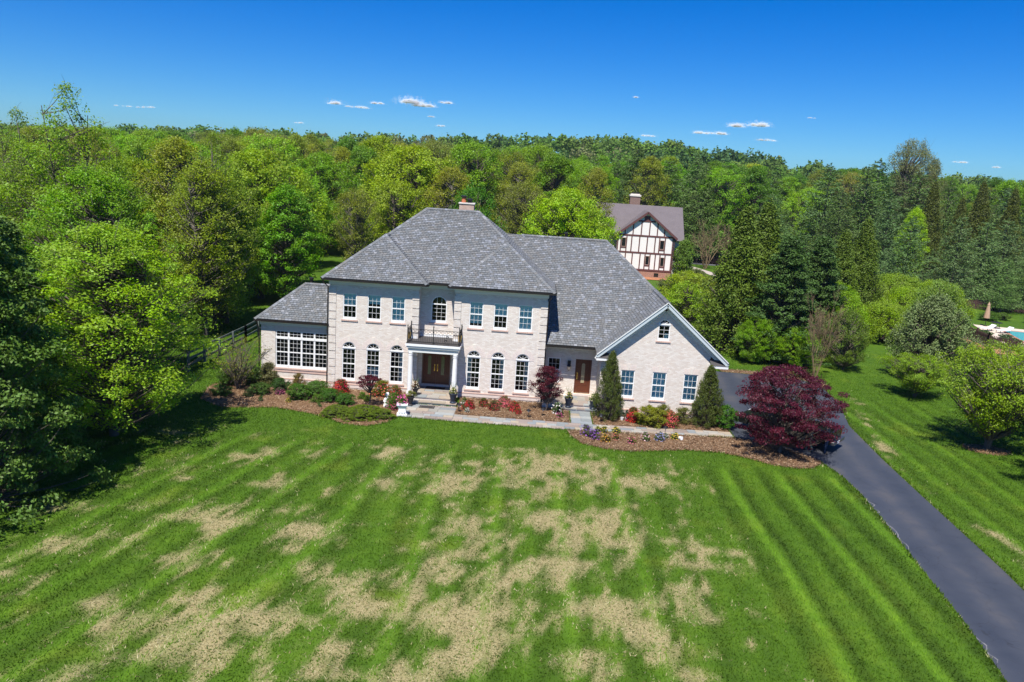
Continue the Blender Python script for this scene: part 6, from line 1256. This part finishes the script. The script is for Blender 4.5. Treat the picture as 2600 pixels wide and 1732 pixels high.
# door mats, path lights
mt = empty('door_mat', (6.65, -2.65, .047), .0, 'dark rectangular mat in front of the front steps', 'mat'); MB().box(-.45, .45, -.26, .26, 0, .012).build('mat', surf('dark_rubber', (.035, .03, .028), .9, .3, 20), mt); MB().box(-.38, .38, -.2, -.17, .012, .016).box(-.38, .38, .17, .2, .012, .016).box(-.38, -.35, -.17, .17, .012, .016).box(.35, .38, -.17, .17, .012, .016).build('border', surf('mat_border', (.11, .10, .09), .9, .2, 20), mt)
mt = empty('door_mat', (6.7, .5, .362), 0, 'dark mat in the shade before the double doors', 'mat'); MB().box(-.6, .6, -.3, .3, 0, .015).build('mat', surf('brown_coir', (.05, .03, .022), .95, .3, 20), mt)
for x, y, lb in ((13.55, -2.85, 'path light in front of the small red maple'), (16.95, -3.2, 'path light at the foot of the pointed holly'), (8.6, -3.2, 'path light at the near corner of the middle bed'), (20.46, -4.75, 'path light beside the walk near the blue flowers'), (12.7, -3.3, 'low black path light at the edge of the middle bed')):
    p = empty('path_light', (x, y, .06), 0, lb, 'path light'); MB().tube([(0, 0, 0), (0, 0, .42)], .016, 6).build('stake', MAT['iron'], p); MB()._lathe([(.15, .42), (.13, .46), (.03, .52), (.01, .54)], 0, 0, 12).build('shade', MAT['iron'], p); MB()._lathe([(.04, .34), (.05, .42)], 0, 0, 8).build('lamp', MAT['white'], p)
# low hedges near the timbered house and garden shrubs by the pool
HG = [shrub(float(x), 103.8-.3*i, 1.3, (.06, .03, .03), 'dark purple shrub in the low hedge right of the timbered house', 'barberry_shrub', sx=1.1, z=0, group='purple hedge shrubs') for i, x in enumerate(np.linspace(44.3, 48.6, 6))]; ordinal_labels([(r_, 'dark purple hedge shrub right of the timbered house') for r_ in HG], '')
HG = [shrub(43.5+1.3*i, 85-.9*i, 1.2, (.12, .21, .02), 'clipped green hedge shrub between gravel path and cypresses', 'hedge_shrub', 'shrub2', sx=1.1, z=0, group='green hedge shrubs by the gravel path') for i in range(5)]; ordinal_labels([(r_, 'clipped green hedge shrub by the gravel path') for r_ in HG], '')
HG = [shrub(x, y, h, c_, 'low garden shrub planted beside the pool terrace', 'garden_shrub', 'shrub2', sx=1.4, z=0, group='shrubs around the pool') for x, y, h, c_ in ((69.5, 51, 1.2, (.10, .2, .02)), (72, 52.5, 1.0, (.12, .2, .03)), (75, 50.5, 1.3, (.09, .18, .02)), (78, 51, 1.2, (.10, .19, .02)), (81, 49.5, 1.1, (.11, .2, .02)), (62.2, 38.5, .7, (.09, .16, .03)), (63, 36.2, .8, (.08, .16, .05)), (62.5, 33.8, .8, (.09, .15, .05)), (64.5, 31.5, .8, (.08, .15, .04)), (61.0, 40.8, .8, (.12, .2, .02)), (63.5, 48.5, 1.3, (.15, .22, .02)))]; ordinal_labels([(r_, 'low garden shrub beside the pool terrace') for r_ in HG], '')
HG = [shrub(x, y, 2.0, jit((.16, .19, .05)), 'rough pale green shrub on the slope below the timbered house', 'wild_shrub', 'shrub2', sx=1.3, z=0, group='rough shrubs below the timbered house') for x, y in ((25.5, 30), (27.5, 31.5), (29.6, 47), (33.5, 52), (36, 58), (31, 58), (38.5, 64), (34, 66), (37, 72))]; ordinal_labels([(r_, 'rough pale green shrub below the timbered house') for r_ in HG], '')
# ------------------------------------------------------------------ clouds: small fair-weather cumulus low over the wood
t = NT('cloud'); t.fin((.9, .9, .92), 1, 0); tr = t.n('BsdfTranslucent', {'Color': (.95, .95, .97)}); mx = t.n('MixShader', {0: .5, 1: t.b.outputs[0], 2: tr.outputs[0]}); tp = t.n('BsdfTransparent'); m2 = t.n('MixShader', {0: .92, 1: mx.outputs[0], 2: tp.outputs[0]}); t.set(t.out.inputs[0], m2.outputs[0])
CL = [(-1076, 328, 35, 19), (-959, 316, 72, 14), (-859, 341, 35, 14), (-699, 358, 64, 33), (-618, 344, 60, 25), (-513, 364, 35, 14), (-586, 292, 27, 8), (-528, 250, 25, 10), (435, 447, 21, 8), (804, 296, 62, 16), (893, 298, 41, 16), (956, 340, 41, 23), (1063, 350, 41, 25), (1111, 280, 62, 12), (512, 265, 52, 10), (-2189, 250, 41, 6), (-2107, 249, 62, 8), (-2025, 252, 52, 8), (-1251, 221, 31, 8), (2084, 233, 41, 10), (2261, 219, 21, 8), (1033, 200, 124, 8), (1319, 400, 25, 6)]
rg = np.random.default_rng(9); CLO = []
for x, z, hw, hh in CL:
    hh = hh*1.25; n = 1600; k = max(4, int(hw/6)); cx = rg.uniform(-hw*.75, hw*.75, k); cr = hh*rg.uniform(.35, .75, k); i = rg.integers(0, k, n)
    u_ = unit(rg.normal(0, 1, (n, 3))); u_[:, 2] = np.where(u_[:, 2] < -.2, -.2, u_[:, 2]); P = u_*cr[i][:, None]*np.array([2.4, 2.4, 1])*np.abs(rg.normal(0, .55, (n, 1))); P[:, 0] += cx[i]; P[:, 1] += rg.uniform(-hw*.4, hw*.4, k)[i]
    sz = rg.uniform(.10, .26, (n, 1))*max(hh, 7); N = unit(np.array([-.15, -.6, .8])+rg.normal(0, .3, (n, 3))); T = unit(np.cross(N, rg.normal(0, 1, (n, 3)))); V, F = quads(P, T*sz, np.cross(N, T)*sz)
    o = inst('cloud', mesh_np('cloud', V, F, t.m), None, (x, 4000, z)); tag(o, 'small white cumulus cloud low over the wooded skyline', 'cloud', 'small clouds'); CLO.append((o, 'small white cloud low over the wood'))
ordinal_labels(CLO, '')
# ------------------------------------------------------------------ spring haze over the whole place
hz = NT('air'); hz.t.nodes.remove(hz.b); pv = hz.n('VolumePrincipled', {'Color': (.80, .88, 1.0), 'Density': .00011, 'Anisotropy': .25}); hz.set(hz.out.inputs['Volume'], pv.outputs[0])
tag(MB().box(-6300, 6300, -6300, 3900, -1.0, 52).build('haze', hz.m), 'faint bluish haze softening the distant wood', kind='stuff')
